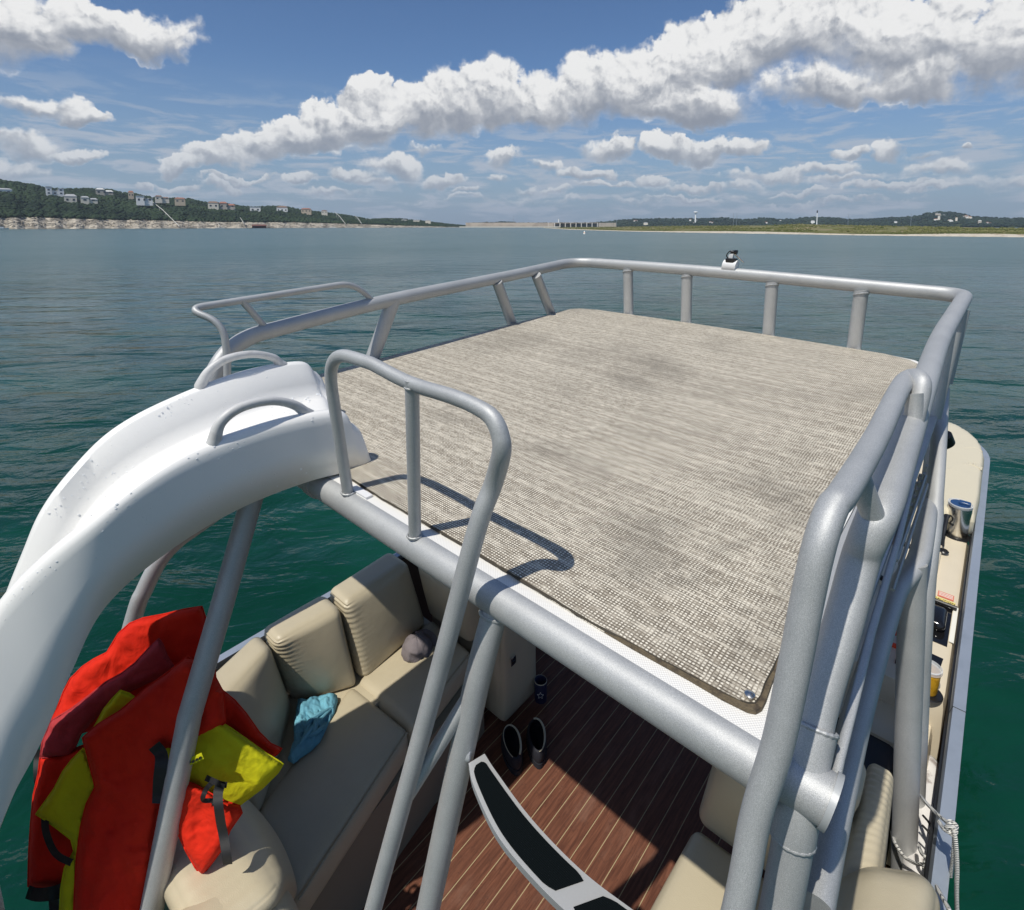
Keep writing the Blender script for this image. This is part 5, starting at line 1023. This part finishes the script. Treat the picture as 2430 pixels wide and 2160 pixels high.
# buildings ------------------------------------------------------------
HM = {k: mat('house_'+k, c_, .8) for k, c_ in dict(white=(.80, .80, .78), cream=(.70, .65, .55), tan=(.56, .46, .34), stone=(.45, .41, .35)).items()}
RM = {k: mat('roof_'+k, c_, .8) for k, c_ in dict(grey=(.34, .35, .36), tile=(.30, .13, .08), pale=(.58, .58, .56), brown=(.20, .13, .09)).items()}
GL = mat('window_glass', (.03, .04, .05), .15)
def house(px0, px1, ytop, ybot, d, wall, roof, label, flat=False, wings=1, group=None, nm='house', win=True):
    c_ = wd((px0+px1)/2, d, 0); zb = elz((px0+px1)/2, ybot, d); zt_ = elz((px0+px1)/2, ytop, d); c_.z = zb; a, _ = azel((px0+px1)/2, HY); w_ = (wd(px0, d, 0)-wd(px1, d, 0)).length; H_ = zt_-zb
    t = thing(nm, label, 'house', c_, group, boat=False); ex = Vector((math.sin(a), -math.cos(a), 0)); ey = Vector((math.cos(a), math.sin(a), 0)); R = Matrix(((ex.x, ey.x, 0), (ex.y, ey.y, 0), (0, 0, 1)))
    hw = H_*(.92 if flat else .72); dep = w_*.35
    def walls(b):
        for k in range(wings):
            f0, f1 = k/wings, (k+1)/wings; hh_ = hw*(1-.22*((k*2) % 3)); b.box(c_+R @ Vector((w_*((f0+f1)/2-.5), (k % 2)*2., 0))+Vector((0, 0, hh_/2-3)), (w_/wings/2, dep, hh_/2+3), R)
    lp(t, 'wall', HM[wall], walls)
    def rf(b):
        for k in range(wings):
            f0, f1 = k/wings, (k+1)/wings; hh_ = hw*(1-.22*((k*2) % 3)); o_ = c_+R @ Vector((w_*((f0+f1)/2-.5), (k % 2)*2., 0))+Vector((0, 0, hh_)); sx, sy = w_/wings/2*1.08, dep*1.08
            if flat: b.box(o_+Vector((0, 0, .25)), (sx, sy, .25), R)
            else:
                e = H_-hw; b.add([o_+R @ Vector(v) for v in ((-sx, -sy, 0), (sx, -sy, 0), (sx, sy, 0), (-sx, sy, 0), (-sx*.55, 0, e), (sx*.55, 0, e))], [(0, 1, 5, 4), (1, 2, 5), (2, 3, 4, 5), (3, 0, 4), (3, 2, 1, 0)])
    lp(t, 'roof', RM[roof], rf)
    if win:
        nw = max(2, int(w_/7)); nf = max(1, int(hw/5.5))
        for fl in range(nf):
            for k in range(nw):
                p = c_+R @ Vector((w_*((k+.5)/nw-.5), -dep-.12, 0))+Vector((0, 0, hw*(1-.0)*((fl+.5)/nf)*.82)); lp(t, 'window', GL, lambda b: b.box(p, (w_/nw*.18, .08, hw/nf*.17), R))
    return t
LH = [(0, 36, 447, 459, 1130, 'white', 'grey', 'low white house with grey roof at the left edge of the hillside', False, 1),
 (115, 158, 443, 463, 1200, 'white', 'pale', 'large white flat-roofed house highest on the left hillside', True, 3),
 (157, 187, 461, 480, 1130, 'cream', 'grey', 'cream two-storey house with broad grey hip roof below the big white one', False, 1),
 (196, 236, 466, 479, 1130, 'cream', 'grey', 'low cream house with grey roof right of the hip-roofed one', False, 2),
 (233, 274, 447, 461, 1280, 'stone', 'pale', 'stone house with pale roof on the left ridge line', False, 2),
 (309, 322, 453, 467, 1290, 'tan', 'tile', 'narrow tan tower house on the left ridge', False, 1),
 (327, 366, 465, 480, 1180, 'white', 'pale', 'white modern house at the top of the longest hillside tramway', True, 2),
 (372, 405, 464, 475, 1260, 'cream', 'brown', 'cream house with brown roof right of the white tramway house', False, 2),
 (418, 443, 469, 481, 1260, 'tan', 'tile', 'tan house with red tile roof and two windows mid-ridge', False, 1),
 (496, 521, 478, 493, 1280, 'cream', 'brown', 'cream villa at the left of the long ridge cluster', False, 1),
 (523, 560, 479, 494, 1290, 'stone', 'tile', 'stone villa with red tile roof in the ridge cluster', False, 2),
 (595, 620, 491, 502, 1330, 'white', 'pale', 'small bright white house below the ridge', True, 1),
 (658, 684, 489, 503, 1390, 'white', 'brown', 'white house with flat brown roof above the far trees', False, 1),
 (716, 740, 494, 504, 1440, 'tan', 'tile', 'tan gabled house half hidden by trees', False, 1),
 (764, 778, 499, 506, 1480, 'cream', 'brown', 'tiny cream house at the right end of the ridge houses', False, 1)]
for h in LH: house(*h)
for k in range(6):
    x = 870+k*28+rng.uniform(-5, 5); y = 519+k*.7; house(x, x+9+rng.uniform(0, 8), y, y+4, 1700, 'cream', 'grey', 'small pale house on the dark far left point, '+('leftmost of the six', 'second of six from the left', 'third of six from the left', 'third of six from the right', 'second of six from the right', 'rightmost of the six')[k], False, 1, 'houses on the far left point', win=False)
for k in range(44):
    cl_ = [(2200, 2300), (1610, 1700), (2160, 2340), (1480, 2430), (1480, 2430)][k % 5]; x = rng.uniform(*cl_); top = prof(rt, x); y = top+rng.uniform(1.5, max(2.5, (531-top)*.75)); w_ = rng.uniform(4, 13); hgt_ = rng.uniform(3, 5.5)
    house(x, x+w_, y, y+hgt_, 2080+rng.uniform(0, 100) if y > top+8 else 2400, rng.choice(['white', 'cream', 'white', 'stone']), rng.choice(['grey', 'tile', 'pale', 'brown']), 'small pale house scattered over the distant right-hand hills', False, int(rng.integers(1, 3)), 'houses on the distant right-hand hills', win=False)
# water tower and masts
def post(name, label, cat, parts, base): 
    t = thing(name, label, cat, base, boat=False)
    for nm, mm, fn in parts: lp(t, nm, mm, fn)
    return t
wt = wd(1650, 2000, 0); zt1 = elz(1650, 502, 2000); zt0 = elz(1650, 520, 2000)
post('water_tower', 'white water tower with a round tank above the right hills', 'water tower', [('tank', HM['white'], lambda b: b.lathe([(2.2, -7), (6, -5.5), (7.2, -2.5), (6.2, -.8), (0, 0)], Vector((wt.x, wt.y, zt1)), seg=20)), ('stem', HM['white'], lambda b: b.tube([Vector((wt.x, wt.y, zt0-12)), Vector((wt.x, wt.y, zt1-6.5))], 2.4, 14))], wt)
w2 = wd(1326, 1900, 0); z1 = elz(1326, 520, 1900); post('water_tower', 'slim white standpipe tower behind the dam', 'water tower', [('tank', HM['white'], lambda b: b.tube([Vector((w2.x, w2.y, 0)), Vector((w2.x, w2.y, z1))], 2.2, 12))], w2)
w3 = wd(1938, 1950, 0); z1 = elz(1938, 499, 1950); post('observation_tower', 'pale tower with a dark top on the right hills', 'tower', [('shaft', HM['white'], lambda b: b.tube([Vector((w3.x, w3.y, 0)), Vector((w3.x, w3.y, z1-9))], [1.7, 1.3], 12)), ('cabin', M['dark_in'], lambda b: b.lathe([(1.3, -9), (2.0, -6), (1.5, -1), (0, 0)], Vector((w3.x, w3.y, z1)), seg=12))], w3)
for (x, y, lab) in ((1219, 512, 'thin radio mast left of the dam spillway'), (1463, 516, 'thin mast standing at the right end of the dam'), (1740, 506, 'left one of the twin thin masts on the right hills'), (1748, 506, 'right one of the twin thin masts on the right hills'), (2012, 509, 'thin mast between the pale tower and the hilltop houses'), (2161, 507, 'thin mast just left of the hilltop houses')):
    p = wd(x, 1950, 0); z1 = elz(x, y, 1950); post('radio_mast', lab, 'mast', [('pole', M['hull'], lambda b: b.tube([p, Vector((p.x, p.y, z1))], .45, 6))], p)
# hillside tramways
tm = mat('tram_rail', (.50, .49, .45), .6)
for (x0, y0, x1, y1, lab) in ((352, 477, 426, 538, 'long pale hillside tramway running from the white house to the water'), (492, 518, 522, 536, 'short hillside tramway left of the rust-coloured boathouse'), (563, 517, 578, 529, 'short pale tramway on the slope just left of the boathouse'), (794, 507, 820, 532, 'steep thin tramway right of the ridge houses'), (744, 520, 765, 537, 'thin tramway below the tan gabled house'), (842, 516, 858, 531, 'rightmost thin tramway on the left shore')):
    d0, d1 = prof(shd, x0)+230, prof(shd, x1)-2; p0 = W(x0, y0, d0); p1 = W(x1, y1, d1); t = thing('hillside_tramway', lab, 'tramway', p1, 'tramways on the left hillside', boat=False)
    lift = Vector((0, 0, 4.5))
    lp(t, 'track', tm, lambda b: b.tube([p0+lift, p0.lerp(p1, .5)+Vector((0, 0, 5)), p1], .55, 6))
    for k in range(1, 5): q = p0.lerp(p1, k/5)+Vector((0, 0, 4.5)); lp(t, 'trestle', tm, lambda b: b.tube([q, q-Vector((0, 0, 9))], .3, 5))
# boathouse, floating docks, buoy, motorboat
bh = W(615, 537, 1078); bh.z = 0; t = thing('boathouse', 'rust-coloured floating boathouse at the foot of the left shore', 'boathouse', bh, boat=False); RU = mat('rust_red', (.13, .05, .04), .8)
a, _ = azel(615, HY); R = Matrix.Rotation(a-math.pi/2, 3, 'Z')
lp(t, 'deck', M['dark_in'], lambda b: b.box(bh+Vector((0, 0, .4)), (13, 5, .4), R)); lp(t, 'roof', RU, lambda b: b.add([bh+R @ Vector(v) for v in ((-12, -5, 4), (12, -5, 4), (12, 5, 4), (-12, 5, 4), (-10, 0, 6.4), (10, 0, 6.4))], [(0, 1, 5, 4), (1, 2, 5), (2, 3, 4, 5), (3, 0, 4), (3, 2, 1, 0)])); lp(t, 'wall', RU, lambda b: b.box(bh+R @ Vector((0, 2, 2.4)), (11, 3, 1.6), R))
for k, (x, lab) in enumerate(((455, 'dark floating dock at the water below the longest tramway'), (522, 'small white-topped floating dock left of the boathouse'), (640, 'dark floating dock just right of the boathouse'), (790, 'low pale floating dock below the ridge-end houses'))):
    p = wd(x, prof(shd, x)-4, 0); t = thing('floating_dock', lab, 'dock', p, 'floating docks on the left shore', boat=False); a, _ = azel(x, HY); R = Matrix.Rotation(a-math.pi/2, 3, 'Z')
    lp(t, 'deck', M['white'] if k % 2 else M['dark_in'], lambda b: b.box(p+Vector((0, 0, .5)), (7, 3, .35), R)); lp(t, 'canopy', RM['grey'] if k % 2 == 0 else HM['white'], lambda b: (b.box(p+Vector((0, 0, 3.)), (5 if k != 1 else 2, 2.5, .15), R), b.box(p+R @ Vector((-1.8, 0, 1.7)), (.15, .15, 1.3), R), b.box(p+R @ Vector((1.8, 0, 1.7)), (.15, .15, 1.3), R)))
p = wd(4, 860, 0); t = thing('motorboat', 'white motorboat moored at the left edge of the photo', 'boat', p, boat=False); a, _ = azel(4, HY); R = Matrix.Rotation(a-math.pi/2, 3, 'Z')
lp(t, 'hull', M['white'], lambda b: b.add([p+R @ Vector(v) for v in ((-6, -1.4, 1.3), (3, -1.4, 1.3), (6.5, 0, 1.8), (3, 1.4, 1.3), (-6, 1.4, 1.3), (-6, -1, -.3), (3, -.8, -.3), (5, 0, -.3), (3, .8, -.3), (-6, 1, -.3))], [(0, 1, 2, 3, 4), (0, 5, 6, 1), (1, 6, 7, 2), (2, 7, 8, 3), (3, 8, 9, 4), (4, 9, 5, 0), (5, 9, 8, 7, 6)])); lp(t, 'cabin', M['white'], lambda b: b.box(p+R @ Vector((-.5, 0, 2.)), (2.2, 1.1, .8), R)); lp(t, 'windshield', GL, lambda b: b.box(p+R @ Vector((1.8, 0, 2.1)), (.15, 1.12, .5), R))
p = W(1387, 551, 245); p.z = 0; t = thing('buoy', 'small white marker buoy floating off the grassy spit', 'buoy', p, boat=False); lp(t, 'float', HM['white'], lambda b: b.lathe([(0, -.2), (.45, -.1), (.5, .3), (.3, .8), (.15, 1.3), (0, 1.35)], p, seg=14)); lp(t, 'band', mat('buoy_band', (.6, .2, .02), .6), lambda b: b.lathe([(.42, .5), (.44, .55), (.38, .7)], p, seg=14))

# ------------------------------------------------------------------ haze: even pale air out to the far hills
hm = bpy.data.materials.new('haze_air'); hm.use_nodes = True; ht = hm.node_tree; ht.nodes.clear(); ho = ht.nodes.new('ShaderNodeOutputMaterial'); hv = ht.nodes.new('ShaderNodeVolumePrincipled')
hv.inputs['Color'].default_value = (.72, .84, 1., 1); hv.inputs['Density'].default_value = .00009; hv.inputs['Anisotropy'].default_value = .2; ht.links.new(hv.outputs[0], ho.inputs['Volume'])
hb = [(x, y, z) for z in (-2, 230) for x, y in ((-6500, -6500), (6500, -6500), (6500, 6500), (-6500, 6500))]
world_obj('haze', hb, [(3, 2, 1, 0), (4, 5, 6, 7), (0, 1, 5, 4), (1, 2, 6, 5), (2, 3, 7, 6), (3, 0, 4, 7)], hm, 'stuff')

# drop helper properties
for o in bpy.data.objects:
    if '_b' in o: del o['_b']
